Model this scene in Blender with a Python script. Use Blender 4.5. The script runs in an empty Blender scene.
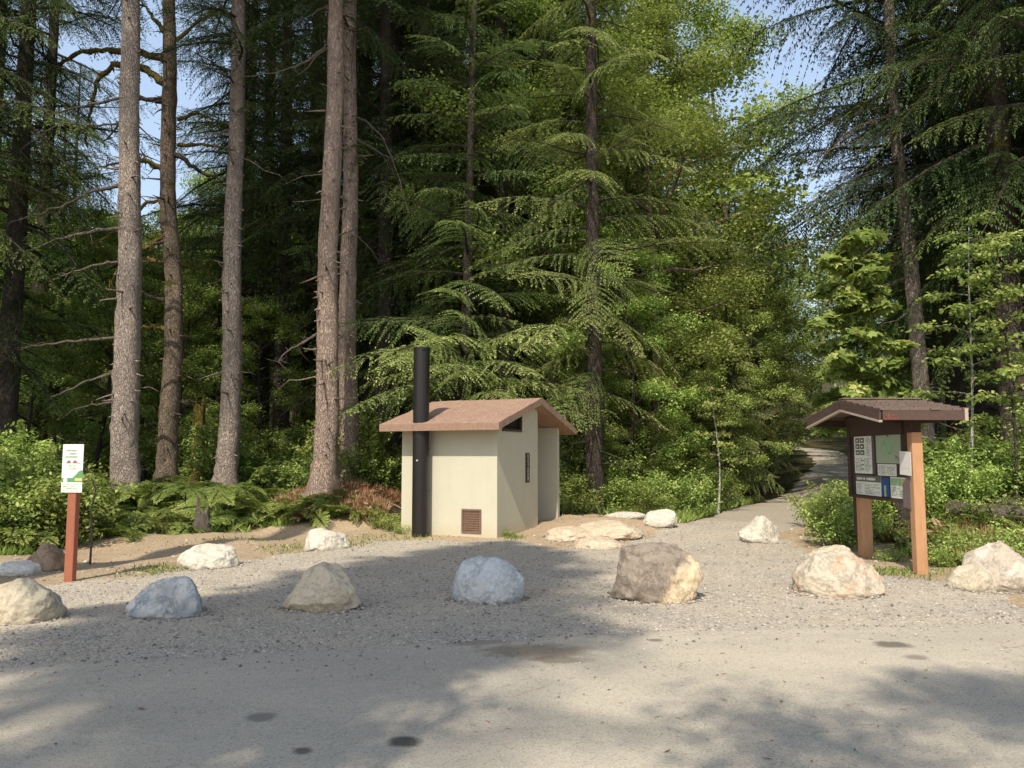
import bpy, math, random
import numpy as np
from mathutils import Vector, Matrix, noise as mnoise

random.seed(7)
SC = bpy.context.scene
COL = SC.collection
PITCH = math.radians(5.1)
F = 800.0
CAMH = 1.6
SUN = np.array([.27, .88, -1.0]); SUN /= np.linalg.norm(SUN)

# ------------------------------------------------------------------ geometry helpers
def A(px, py, Y):
    """world point seen at (px,py) of the photograph when it stands Y metres out"""
    cx = (px-512)/F; cy = -(py-384)/F
    dy = math.cos(PITCH) - cy*math.sin(PITCH); dz = math.sin(PITCH) + cy*math.cos(PITCH)
    t = Y/dy
    return np.array([cx*t, Y, CAMH+dz*t])
def G(px, py, z=0.0):
    cx = (px-512)/F; cy = -(py-384)/F
    dy = math.cos(PITCH) - cy*math.sin(PITCH); dz = math.sin(PITCH) + cy*math.cos(PITCH)
    t = (z-CAMH)/dz
    return np.array([cx*t, dy*t, z])
def px_of(x, Y):
    return 512 + F*x/max(Y, .1)*1.0

def sstep(a, b, x):
    t = np.clip((x-a)/(b-a), 0, 1); return t*t*(3-2*t)
def wob(x, y, s=1.0, k=0):
    """cheap smooth noise, about -1..1, vectorised"""
    x = x*s; y = y*s
    return (np.sin(x*1.3+k*1.7+1.1*np.sin(y*.9+k)) + np.sin(y*1.7-k+1.3*np.sin(x*1.1+2*k)) +
            .5*np.sin(x*3.1+y*2.3+k) + .5*np.sin(y*3.7-x*2.9+k*2.2))/3.0
def seg_dist(x, y, pts):
    d = np.full(np.shape(x), 1e9)
    for (ax, ay), (bx, by) in zip(pts[:-1], pts[1:]):
        vx, vy = bx-ax, by-ay
        t = np.clip(((x-ax)*vx+(y-ay)*vy)/(vx*vx+vy*vy), 0, 1)
        d = np.minimum(d, np.hypot(x-ax-t*vx, y-ay-t*vy))
    return d
def poly_sd(x, y, pts):
    """signed distance, positive inside"""
    P = list(pts)+[pts[0]]
    d = seg_dist(x, y, P)
    inside = np.zeros(np.shape(x), bool)
    for (ax, ay), (bx, by) in zip(P[:-1], P[1:]):
        c = ((ay > y) != (by > y))
        with np.errstate(divide='ignore', invalid='ignore'):
            xi = (bx-ax)*(y-ay)/((by-ay) if by != ay else 1e-9)+ax
        inside ^= (c & (x < xi))
    return np.where(inside, d, -d)

PATH = [(3.3, 15.0), (5.0, 18.0), (7.8, 23.8), (11.7, 31.2), (16.0, 41.0), (20.2, 50.0), (23.2, 60.0), (24.0, 72.0)]
g2 = lambda px, py: tuple(G(px, py)[:2])
GRAVEL = [(-14, 6.2), g2(-60, 600), g2(60, 583), g2(190, 567), g2(300, 553), g2(400, 538), g2(470, 541), g2(520, 541), g2(560, 547), g2(625, 548), g2(652, 536), g2(672, 527), g2(700, 520), g2(760, 522), g2(790, 545), g2(830, 562), g2(870, 574), g2(945, 580), g2(1024, 604), g2(1160, 612), (14, 5.0), (-14, 5.0)]
MOUND = A(340, 498, 20.0)

def H(x, y):
    x = np.asarray(x, float); y = np.asarray(y, float)
    z = .40*sstep(16.5, 22, y)*sstep(-1.8, -4.2, x)
    z = z + .42*np.exp(-((x-MOUND[0]-.2)**2+(y-20.2)**2)/3.2)
    z = z + .14*np.exp(-((x-1.2)**2+(y-19)**2)/5)
    z = z + .55*sstep(11.3, 15.5, y)*sstep(6.0, 9.2, x - .25*np.maximum(y-14, 0))
    z = z + .22*np.exp(-((x-2.1)**2/2.5+(y-17.4)**2/.9))
    z = z + 1.6*sstep(40, 66, y) + .085*np.maximum(y-62, 0)*sstep(60, 90, y)
    z = z + .10*np.maximum(np.abs(x)-26, 0)*sstep(26, 50, np.abs(x))*sstep(-5, 20, y)
    dg = poly_sd(x, y, GRAVEL); dp = 1.25-seg_dist(x, y, PATH)
    rough = sstep(.3, 2.5, -np.maximum(dg, dp)) * sstep(6.5, 8, y)
    z = z + rough*(.10*wob(x, y, .9, 3)+.05*wob(x, y, 2.7, 5))
    z = z - .02 + .012*wob(x, y, 1.7, 1)*sstep(6.5, 9, y)
    return z
def Hs(x, y): return float(H(np.array([x]), np.array([y]))[0])

def mesh_from(name, V, Fq=None, Ft=None, tint=None, smooth=False, mi=None):
    """V (n,3), Fq (m,4), Ft (k,3)"""
    me = bpy.data.meshes.new(name)
    Fq = np.zeros((0, 4), int) if Fq is None else np.asarray(Fq, int)
    Ft = np.zeros((0, 3), int) if Ft is None else np.asarray(Ft, int)
    loops = np.concatenate([Fq.ravel(), Ft.ravel()]).astype(np.int32)
    nq, nt = len(Fq), len(Ft)
    me.vertices.add(len(V)); me.vertices.foreach_set('co', np.asarray(V, np.float32).ravel())
    me.loops.add(len(loops)); me.loops.foreach_set('vertex_index', loops)
    me.polygons.add(nq+nt)
    st = np.concatenate([np.arange(nq)*4, nq*4+np.arange(nt)*3]).astype(np.int32)
    me.polygons.foreach_set('loop_start', st)
    me.polygons.foreach_set('use_smooth', np.full(nq+nt, bool(smooth)))
    if mi is not None: me.polygons.foreach_set('material_index', np.asarray(mi, np.int32))
    if tint is not None:
        a = me.attributes.new('tint', 'FLOAT', 'POINT'); a.data.foreach_set('value', np.asarray(tint, np.float32))
    me.update(calc_edges=True)
    return me

class MB:
    """collects quads / tris into one mesh"""
    def __init__(s): s.V = []; s.Q = []; s.T = []; s.t = []; s.mq = []; s.mt = []; s.n = 0
    def add(s, V, Q=None, T=None, tint=.5, m=0):
        V = np.asarray(V, float).reshape(-1, 3); s.V.append(V)
        s.t.append(np.broadcast_to(np.asarray(tint, float), (len(V),)).copy())
        if Q is not None and len(Q): Q = np.asarray(Q, int)+s.n; s.Q.append(Q); s.mq.append(np.full(len(Q), m))
        if T is not None and len(T): T = np.asarray(T, int)+s.n; s.T.append(T); s.mt.append(np.full(len(T), m))
        s.n += len(V); return s
    def quads(s, V4, tint, m=0):          # V4 (n,4,3)
        n = len(V4)
        if n: s.add(V4.reshape(-1, 3), np.arange(n*4).reshape(n, 4), tint=np.repeat(tint, 4), m=m)
    def box(s, c, size, R=None, m=0, tint=.5, chamfer=0.0):
        c = np.asarray(c, float); h = np.asarray(size, float)/2
        if chamfer <= 0:
            v = np.array([[i, j, k] for i in (-1, 1) for j in (-1, 1) for k in (-1, 1)], float)*h
            q = [[0, 1, 3, 2], [4, 6, 7, 5], [0, 4, 5, 1], [2, 3, 7, 6], [0, 2, 6, 4], [1, 5, 7, 3]]
            t = None
        else:
            e = min(chamfer, h.min()*.8); v = []; idx = {}
            for i in (-1, 1):
                for j in (-1, 1):
                    for k in (-1, 1):
                        for ax in range(3):
                            p = np.array([i, j, k], float)*(h-e); p[ax] = (i, j, k)[ax]*h[ax]
                            idx[(i, j, k, ax)] = len(v); v.append(p)
            v = np.array(v); q = []; t = []
            for ax in range(3):
                a, b = [x for x in range(3) if x != ax]
                for sgn in (-1, 1):
                    f = []
                    for (u, w) in ((-1, -1), (1, -1), (1, 1), (-1, 1)):
                        s3 = [0, 0, 0]; s3[ax] = sgn; s3[a] = u; s3[b] = w; f.append(idx[(*s3, ax)])
                    if (sgn > 0) == (ax == 1): f = f[::-1]
                    q.append(f)
            for ax in range(3):
                a, b = [x for x in range(3) if x != ax]
                for u in (-1, 1):
                    for w in (-1, 1):
                        def ix(e_, A_):
                            s3 = [0, 0, 0]; s3[ax] = e_; s3[a] = u; s3[b] = w; return idx[(*s3, A_)]
                        q.append([ix(-1, a), ix(1, a), ix(1, b), ix(-1, b)])
            for i in (-1, 1):
                for j in (-1, 1):
                    for k in (-1, 1): t.append([idx[(i, j, k, 0)], idx[(i, j, k, 1)], idx[(i, j, k, 2)]])
        if R is not None: v = v @ np.asarray(R).T
        return s.add(v+c, q, t, tint, m)
    def tube(s, P, r, n=6, m=0, tint=.5, cap=True, jit=None):
        P = np.asarray(P, float); r = np.broadcast_to(np.asarray(r, float), (len(P),)); k = len(P)
        T = np.gradient(P, axis=0); T /= np.linalg.norm(T, axis=1)[:, None]+1e-9
        ref = np.array([0, 0, 1.]) if abs(T[:, 2]).mean() < .8 else np.array([1., 0, 0])
        U = np.cross(T, ref); U /= np.linalg.norm(U, axis=1)[:, None]+1e-9; W = np.cross(T, U)
        a = np.linspace(0, 2*np.pi, n, endpoint=False)
        rr = r[:, None]*np.ones((1, n))
        if jit is not None: rr = rr*jit
        V = P[:, None]+rr[..., None]*(np.cos(a)[None, :, None]*U[:, None]+np.sin(a)[None, :, None]*W[:, None])
        i = np.arange(k-1)[:, None]*n; j = np.arange(n)[None]; j2 = (j+1) % n
        Q = np.stack([i+j, i+j2, i+n+j2, i+n+j], -1).reshape(-1, 4)
        V = V.reshape(-1, 3); Tt = []
        if cap:
            V = np.vstack([V, P[0], P[-1]]); b = k*n
            Tt = [[b, (q+1) % n, q] for q in range(n)]+[[b+1, (k-1)*n+q, (k-1)*n+(q+1) % n] for q in range(n)]
        return s.add(V, Q, Tt, tint, m)
    def mesh(s, name, smooth=False):
        V = np.vstack(s.V); Q = np.vstack(s.Q) if s.Q else None; T = np.vstack(s.T) if s.T else None
        mi = np.concatenate((s.mq or [np.zeros(0)])+(s.mt or []))
        return mesh_from(name, V, Q, T, np.concatenate(s.t), smooth, mi)
    def arrays(s):
        return np.vstack(s.V), np.vstack(s.Q), np.concatenate(s.t), np.concatenate(s.mq)

def link(name, me, mats, parent=None):
    if isinstance(me, MB): me = me.mesh(name)
    o = bpy.data.objects.new(name, me); COL.objects.link(o)
    if not isinstance(mats, (list, tuple)): mats = [mats]
    if not len(me.materials):
        for m in mats: me.materials.append(m)
    if parent is not None: o.parent = parent
    return o
def tag(o, label, cat, group=None, kind=None):
    o['label'] = label
    if cat: o['category'] = cat
    if group: o['group'] = group
    if kind: o['kind'] = kind
    return o
def thing(name, label, cat, loc=(0, 0, 0), rz=0.0, group=None):
    o = bpy.data.objects.new(name, None); COL.objects.link(o); o.empty_display_size = .2
    o.location = [float(v) for v in loc]; o.rotation_euler = (0, 0, rz)
    return tag(o, label, cat, group)
def copy_tree(root, loc, rz, sc, label, group, tilt=(0, 0)):
    r = root.copy(); COL.objects.link(r)
    for ch in root.children:
        c = ch.copy(); COL.objects.link(c); c.parent = r
        for g_ in ch.children:
            d = g_.copy(); COL.objects.link(d); d.parent = c
    r.location = [float(v) for v in loc]; r.rotation_euler = (tilt[0], tilt[1], rz); r.scale = sc if isinstance(sc, tuple) else (sc, sc, sc)
    r['label'] = label; r['group'] = group
    return r

# ------------------------------------------------------------------ materials
def newmat(name):
    m = bpy.data.materials.new(name); m.use_nodes = True
    nt = m.node_tree; nt.nodes.clear(); return m, nt
def N(nt, t, **kw):
    n = nt.nodes.new(t)
    for k, v in kw.items(): setattr(n, k, v)
    return n
def L(nt, a, b): nt.links.new(a, b)
def coords(nt, scale=(1, 1, 1), kind='Object'):
    tc = N(nt, 'ShaderNodeTexCoord'); mp = N(nt, 'ShaderNodeMapping'); mp.inputs['Scale'].default_value = scale
    L(nt, tc.outputs[kind], mp.inputs[0]); return mp.outputs[0]
def noise(nt, vec, scale, detail=5, rough=.6, dist=0):
    n = N(nt, 'ShaderNodeTexNoise'); n.inputs['Scale'].default_value = scale; n.inputs['Detail'].default_value = detail
    n.inputs['Roughness'].default_value = rough; n.inputs['Distortion'].default_value = dist
    if vec is not None: L(nt, vec, n.inputs['Vector'])
    return n.outputs['Fac']
def ramp(nt, fac, stops, interp='LINEAR'):
    r = N(nt, 'ShaderNodeValToRGB'); e = r.color_ramp.elements; r.color_ramp.interpolation = interp
    while len(e) < len(stops): e.new(.5)
    for k, (p, c) in enumerate(stops):
        e[k].position = p; e[k].color = (*c, 1) if len(c) == 3 else c
    if fac is not None: L(nt, fac, r.inputs[0])
    return r.outputs[0]
def mix(nt, fac, a, b, mode='MIX'):
    m = N(nt, 'ShaderNodeMix', data_type='RGBA', blend_type=mode)
    for s, v in ((m.inputs[0], fac), (m.inputs[6], a), (m.inputs[7], b)):
        if isinstance(v, (int, float)): s.default_value = v
        elif isinstance(v, tuple): s.default_value = (*v, 1)
        else: L(nt, v, s)
    return m.outputs[2]
def math_(nt, op, a, b=None, c=None):
    m = N(nt, 'ShaderNodeMath', operation=op)
    for s, v in zip(m.inputs, (a, b, c)):
        if v is None: continue
        if isinstance(v, (int, float)): s.default_value = v
        else: L(nt, v, s)
    return m.outputs[0]
def bump(nt, h, strength=.5, dist=.02, prev=None):
    b = N(nt, 'ShaderNodeBump'); b.inputs['Strength'].default_value = strength; b.inputs['Distance'].default_value = dist
    L(nt, h, b.inputs['Height'])
    if prev is not None: L(nt, prev, b.inputs['Normal'])
    return b.outputs[0]
def out(nt, color, rough=.9, normal=None, spec=.25, metallic=0):
    p = N(nt, 'ShaderNodeBsdfPrincipled'); o = N(nt, 'ShaderNodeOutputMaterial')
    if isinstance(color, tuple): p.inputs['Base Color'].default_value = (*color, 1)
    else: L(nt, color, p.inputs['Base Color'])
    if isinstance(rough, (int, float)): p.inputs['Roughness'].default_value = rough
    else: L(nt, rough, p.inputs['Roughness'])
    p.inputs['Specular IOR Level'].default_value = spec; p.inputs['Metallic'].default_value = metallic
    if normal is not None: L(nt, normal, p.inputs['Normal'])
    L(nt, p.outputs[0], o.inputs[0]); return p

LK = {'hemlock needles': (1.15, 1.2, 1.3), 'sunlit hemlock needles': (1.6, 1.6, 1.8), 'spruce needles': (.95, 1.0, 1.05), 'maple leaves': (1.75, 1.6, 1.7), 'fern fronds': (1.3, 1.22, 1.25)}
def leaf_mat(name, stops, trans=.35, gloss=.5, hue_var=.5):
    m, nt = newmat(name)
    at = N(nt, 'ShaderNodeAttribute', attribute_name='tint')
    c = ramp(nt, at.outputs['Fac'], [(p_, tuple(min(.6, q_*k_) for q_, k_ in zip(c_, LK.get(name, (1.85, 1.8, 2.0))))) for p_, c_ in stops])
    oi = N(nt, 'ShaderNodeObjectInfo')
    hs = N(nt, 'ShaderNodeHueSaturation')
    v = math_(nt, 'MULTIPLY_ADD', oi.outputs['Random'], .5*hue_var+.1, 1-.25*hue_var); L(nt, v, hs.inputs['Value'])
    h = math_(nt, 'MULTIPLY_ADD', oi.outputs['Random'], .035*hue_var, .5-.0175*hue_var); L(nt, h, hs.inputs['Hue'])
    L(nt, c, hs.inputs['Color']); c = hs.outputs[0]
    p = N(nt, 'ShaderNodeBsdfPrincipled'); L(nt, c, p.inputs['Base Color']); p.inputs['Roughness'].default_value = gloss+.1
    p.inputs['Specular IOR Level'].default_value = .15
    tr = N(nt, 'ShaderNodeBsdfTranslucent'); tc = mix(nt, .6, c, (.30, .38, .04), 'MULTIPLY'); 
    tc2 = mix(nt, 1.0, c, (1.05, 1.15, .75), 'MULTIPLY'); L(nt, tc2, tr.inputs[0])
    ms = N(nt, 'ShaderNodeMixShader'); ms.inputs[0].default_value = trans
    L(nt, p.outputs[0], ms.inputs[1]); L(nt, tr.outputs[0], ms.inputs[2])
    o = N(nt, 'ShaderNodeOutputMaterial'); L(nt, ms.outputs[0], o.inputs[0]); return m

def bark_mat(name, c1, c2, c3, moss=0.0, sc=1.0):
    m, nt = newmat(name)
    v = coords(nt, (1, 1, .28)); v2 = coords(nt, (1, 1, 1))
    vo = N(nt, 'ShaderNodeTexVoronoi', feature='DISTANCE_TO_EDGE'); vo.inputs['Scale'].default_value = 24*sc
    nz = N(nt, 'ShaderNodeTexNoise'); nz.inputs['Scale'].default_value = 9; L(nt, v, nz.inputs['Vector'])
    vm = N(nt, 'ShaderNodeVectorMath', operation='MULTIPLY_ADD'); L(nt, nz.outputs['Color'], vm.inputs[0]); vm.inputs[1].default_value = (.22, .22, .22); L(nt, v, vm.inputs[2])
    L(nt, vm.outputs[0], vo.inputs['Vector'])
    edge = ramp(nt, vo.outputs['Distance'], [(0, (0, 0, 0)), (.16, (1, 1, 1))])
    n1 = noise(nt, v, 30*sc, 7, .78); n2 = noise(nt, v2, 1.3, 4, .6)
    c = mix(nt, n1, c1, c2); c = mix(nt, ramp(nt, n2, [(.42, (0, 0, 0)), (.62, (1, 1, 1))]), c, c3)
    c = mix(nt, math_(nt, 'MULTIPLY_ADD', edge, -.42, .42), c, (.05, .036, .028))
    if moss > 0:
        nm = noise(nt, v2, 2.6, 6, .7)
        c = mix(nt, ramp(nt, nm, [(.62-moss*.4, (0, 0, 0)), (.72-moss*.4, (1, 1, 1))]), c, (.13, .12, .02))
    hgt = math_(nt, 'ADD', math_(nt, 'MULTIPLY', edge, .6), n1)
    c = mix(nt, ramp(nt, noise(nt, coords(nt, (1, 1, .5)), 3.3, 6, .7), [(.5, (0, 0, 0)), (.7, (.65, .65, .65))]), c, tuple(x*.45 for x in c3))
    out(nt, c, .92, bump(nt, hgt, 1.0, .05), .12); return m

def wood_mat(name, c1, c2, axis=(1, 1, .12), sc=30, rough=.8):
    m, nt = newmat(name); v = coords(nt, axis)
    n1 = noise(nt, v, sc, 5, .65, .6); n2 = noise(nt, coords(nt), 3, 4)
    c = mix(nt, n1, c1, c2); c = mix(nt, math_(nt, 'MULTIPLY', n2, .5), c, tuple(x*.55 for x in c1))
    out(nt, c, rough, bump(nt, n1, .35, .006), .2); return m
def plain_mat(name, col, rough=.6, var=.12, sc=8, bmp=.1, metallic=0, spec=.3):
    m, nt = newmat(name); v = coords(nt); n1 = noise(nt, v, sc, 6, .65); n2 = noise(nt, v, sc*9, 3)
    c = mix(nt, n1, tuple(x*(1-var*1.6) for x in col), tuple(min(1, x*(1+var)) for x in col))
    out(nt, c, rough, bump(nt, n2, bmp, .004), spec, metallic); return m

M = {}
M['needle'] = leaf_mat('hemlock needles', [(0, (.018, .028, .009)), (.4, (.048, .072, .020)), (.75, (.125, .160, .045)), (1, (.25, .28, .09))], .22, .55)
M['needle_lit'] = leaf_mat('sunlit hemlock needles', [(0, (.035, .05, .015)), (.4, (.10, .13, .038)), (.75, (.23, .26, .08)), (1, (.40, .42, .15))], .3, .55)  # lighter copy of the needle colour with the sunlight put into it
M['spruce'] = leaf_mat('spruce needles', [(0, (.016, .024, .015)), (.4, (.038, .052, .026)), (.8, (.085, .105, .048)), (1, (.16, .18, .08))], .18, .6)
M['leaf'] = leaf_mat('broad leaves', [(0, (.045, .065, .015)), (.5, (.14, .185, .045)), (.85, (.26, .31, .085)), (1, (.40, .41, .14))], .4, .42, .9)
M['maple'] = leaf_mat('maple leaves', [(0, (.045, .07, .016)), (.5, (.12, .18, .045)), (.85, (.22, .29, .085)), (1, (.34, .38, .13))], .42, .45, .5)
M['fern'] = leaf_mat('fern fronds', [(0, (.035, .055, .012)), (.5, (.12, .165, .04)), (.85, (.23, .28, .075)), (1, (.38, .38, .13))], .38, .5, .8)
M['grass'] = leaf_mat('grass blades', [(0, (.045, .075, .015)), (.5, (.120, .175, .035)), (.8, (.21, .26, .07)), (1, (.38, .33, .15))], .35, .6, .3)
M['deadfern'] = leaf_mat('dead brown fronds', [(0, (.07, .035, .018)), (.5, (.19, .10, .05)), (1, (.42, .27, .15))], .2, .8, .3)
M['yellowleaf'] = leaf_mat('yellow dry leaves', [(0, (.15, .09, .02)), (.5, (.35, .25, .06)), (1, (.5, .38, .1))], .35, .6, .3)
M['bark'] = bark_mat('grey brown scaly bark', (.24, .185, .15), (.74, .62, .53), (.52, .43, .37))
M['bark_warm'] = bark_mat('warm reddish bark', (.26, .18, .135), (.74, .58, .48), (.52, .39, .32))
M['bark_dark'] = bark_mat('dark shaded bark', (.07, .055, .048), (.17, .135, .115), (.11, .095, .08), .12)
M['bark_moss'] = bark_mat('mossy bark', (.15, .11, .08), (.42, .33, .25), (.26, .20, .15), .12)
M['moss'] = bark_mat('moss covered wood', (.15, .10, .045), (.42, .29, .12), (.30, .24, .06), .4)
M['deadwood'] = bark_mat('bleached dead branch wood', (.17, .14, .11), (.42, .37, .30), (.28, .24, .19), .05, 2)
M['pale_bark'] = bark_mat('pale smooth bark', (.42, .40, .35), (.62, .60, .54), (.50, .47, .40), 0, .6)

# ground
def ground_mat():
    m, nt = newmat('forest floor and dirt'); v = coords(nt)
    at = N(nt, 'ShaderNodeAttribute', attribute_name='tint')
    n1 = noise(nt, v, 2.2, 8, .68); n2 = noise(nt, v, 26, 5, .7); n3 = noise(nt, v, 90, 2, .5)
    dirt = mix(nt, n1, (.50, .37, .24), (.74, .59, .41)); dirt = mix(nt, ramp(nt, n2, [(.36, (.8, .8, .8)), (.55, (0, 0, 0))]), dirt, (.33, .23, .14))
    litter = mix(nt, n2, (.030, .024, .012), (.13, .095, .05)); litter = mix(nt, ramp(nt, n1, [(.45, (0, 0, 0)), (.6, (1, 1, 1))]), litter, (.05, .065, .016))
    f = math_(nt, 'ADD', at.outputs['Fac'], math_(nt, 'MULTIPLY_ADD', n1, .7, -.35))
    f = ramp(nt, f, [(.4, (0, 0, 0)), (.58, (1, 1, 1))])
    c = mix(nt, f, litter, dirt)
    out(nt, c, .95, bump(nt, math_(nt, 'ADD', n2, math_(nt, 'MULTIPLY', n3, .5)), .9, .05), .1); return m
def gravel_mat():
    m, nt = newmat('crushed grey gravel'); v = coords(nt)
    vo = N(nt, 'ShaderNodeTexVoronoi'); vo.inputs['Scale'].default_value = 46; L(nt, v, vo.inputs['Vector'])
    vo2 = N(nt, 'ShaderNodeTexVoronoi'); vo2.inputs['Scale'].default_value = 95; L(nt, v, vo2.inputs['Vector'])
    sep = N(nt, 'ShaderNodeSeparateColor'); L(nt, vo.outputs['Color'], sep.inputs[0])
    sep2 = N(nt, 'ShaderNodeSeparateColor'); L(nt, vo2.outputs['Color'], sep2.inputs[0])
    c = ramp(nt, sep.outputs[0], [(0, (.12, .11, .10)), (.22, (.33, .295, .25)), (.6, (.52, .465, .385)), (.9, (.66, .60, .50)), (1, (.80, .74, .63))])
    c2 = ramp(nt, sep2.outputs[1], [(0, (.20, .175, .145)), (.5, (.42, .375, .31)), (1, (.58, .53, .45))])
    n1 = noise(nt, v, .8, 6, .62); n2 = noise(nt, v, 4, 5, .6)
    c = mix(nt, .45, c, c2)
    c = mix(nt, math_(nt, 'MULTIPLY_ADD', ramp(nt, n1, [(.38, (0, 0, 0)), (.62, (1, 1, 1))]), .38, .08), c, (.62, .52, .39))
    c = mix(nt, math_(nt, 'MULTIPLY', ramp(nt, n2, [(.5, (0, 0, 0)), (.75, (1, 1, 1))]), .35), c, (.28, .25, .22))
    hh = math_(nt, 'SUBTRACT', 1.0, vo.outputs['Distance']); h2 = math_(nt, 'SUBTRACT', 1.0, vo2.outputs['Distance'])
    out(nt, c, .92, bump(nt, h2, .5, .008, bump(nt, hh, .8, .016)), .12); return m
def path_mat():
    m, nt = newmat('packed grey path'); v = coords(nt)
    n1 = noise(nt, v, 1.2, 6, .62); n2 = noise(nt, v, 45, 4, .7)
    c = mix(nt, n1, (.46, .41, .34), (.64, .57, .47)); c = mix(nt, ramp(nt, n2, [(.4, (1, 1, 1)), (.62, (0, 0, 0))]), c, (.25, .22, .18))
    out(nt, c, .95, bump(nt, n2, .6, .02), .1); return m
def asphalt_mat():
    m, nt = newmat('worn dusty asphalt'); v = coords(nt)
    vo = N(nt, 'ShaderNodeTexVoronoi'); vo.inputs['Scale'].default_value = 110; L(nt, v, vo.inputs['Vector'])
    sep = N(nt, 'ShaderNodeSeparateColor'); L(nt, vo.outputs['Color'], sep.inputs[0])
    n0 = noise(nt, coords(nt, (.35, 1.0, 1)), .9, 5, .6); n1 = noise(nt, v, 5, 6, .65); n2 = noise(nt, v, 70, 3, .6)
    c = mix(nt, n1, (.40, .355, .29), (.52, .465, .375))
    c = mix(nt, math_(nt, 'MULTIPLY', ramp(nt, n0, [(.4, (0, 0, 0)), (.64, (1, 1, 1))]), .6), c, (.60, .53, .42))
    c = mix(nt, math_(nt, 'MULTIPLY', ramp(nt, sep.outputs[0], [(.0, (1, 1, 1)), (.3, (0, 0, 0))]), .55), c, (.17, .155, .135))
    c = mix(nt, math_(nt, 'MULTIPLY', ramp(nt, sep.outputs[1], [(.82, (0, 0, 0)), (1, (1, 1, 1))]), .5), c, (.66, .61, .52))
    vc = N(nt, 'ShaderNodeTexVoronoi', feature='DISTANCE_TO_EDGE'); vc.inputs['Scale'].default_value = .55; nzv = N(nt, 'ShaderNodeTexNoise'); nzv.inputs['Scale'].default_value = 3; nzv.inputs['Detail'].default_value = 8; L(nt, v, nzv.inputs[0])
    vq = N(nt, 'ShaderNodeVectorMath', operation='MULTIPLY_ADD'); L(nt, nzv.outputs['Color'], vq.inputs[0]); vq.inputs[1].default_value = (.5, .5, .5); L(nt, v, vq.inputs[2]); L(nt, vq.outputs[0], vc.inputs['Vector'])
    crk = math_(nt, 'MULTIPLY', ramp(nt, vc.outputs['Distance'], [(0, (1, 1, 1)), (.006, (0, 0, 0))]), ramp(nt, noise(nt, v, .7, 3), [(.52, (0, 0, 0)), (.62, (1, 1, 1))]))
    c = mix(nt, math_(nt, 'MULTIPLY', crk, .55), c, (.12, .11, .095))
    geo = N(nt, 'ShaderNodeNewGeometry'); d = []
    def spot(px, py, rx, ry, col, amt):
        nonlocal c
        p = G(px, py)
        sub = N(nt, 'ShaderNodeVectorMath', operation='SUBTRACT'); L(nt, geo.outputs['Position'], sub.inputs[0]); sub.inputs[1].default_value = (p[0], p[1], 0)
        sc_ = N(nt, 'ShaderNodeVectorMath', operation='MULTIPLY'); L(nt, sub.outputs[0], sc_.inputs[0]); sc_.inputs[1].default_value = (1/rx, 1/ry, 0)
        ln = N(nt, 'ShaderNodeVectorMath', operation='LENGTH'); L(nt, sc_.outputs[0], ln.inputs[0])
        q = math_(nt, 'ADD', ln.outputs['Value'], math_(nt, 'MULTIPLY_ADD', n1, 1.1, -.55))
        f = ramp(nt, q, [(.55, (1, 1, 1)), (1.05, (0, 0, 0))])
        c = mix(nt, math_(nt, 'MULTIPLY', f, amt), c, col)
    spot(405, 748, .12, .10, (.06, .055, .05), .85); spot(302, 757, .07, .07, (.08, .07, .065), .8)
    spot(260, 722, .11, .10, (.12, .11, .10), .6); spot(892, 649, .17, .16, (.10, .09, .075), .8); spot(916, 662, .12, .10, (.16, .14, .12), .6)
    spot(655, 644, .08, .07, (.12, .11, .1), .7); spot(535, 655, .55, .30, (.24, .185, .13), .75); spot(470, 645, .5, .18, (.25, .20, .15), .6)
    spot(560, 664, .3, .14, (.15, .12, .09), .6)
    out(nt, c, .93, bump(nt, vo.outputs['Distance'], .5, .007, bump(nt, n1, .25, .02)), .15); return m

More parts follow.
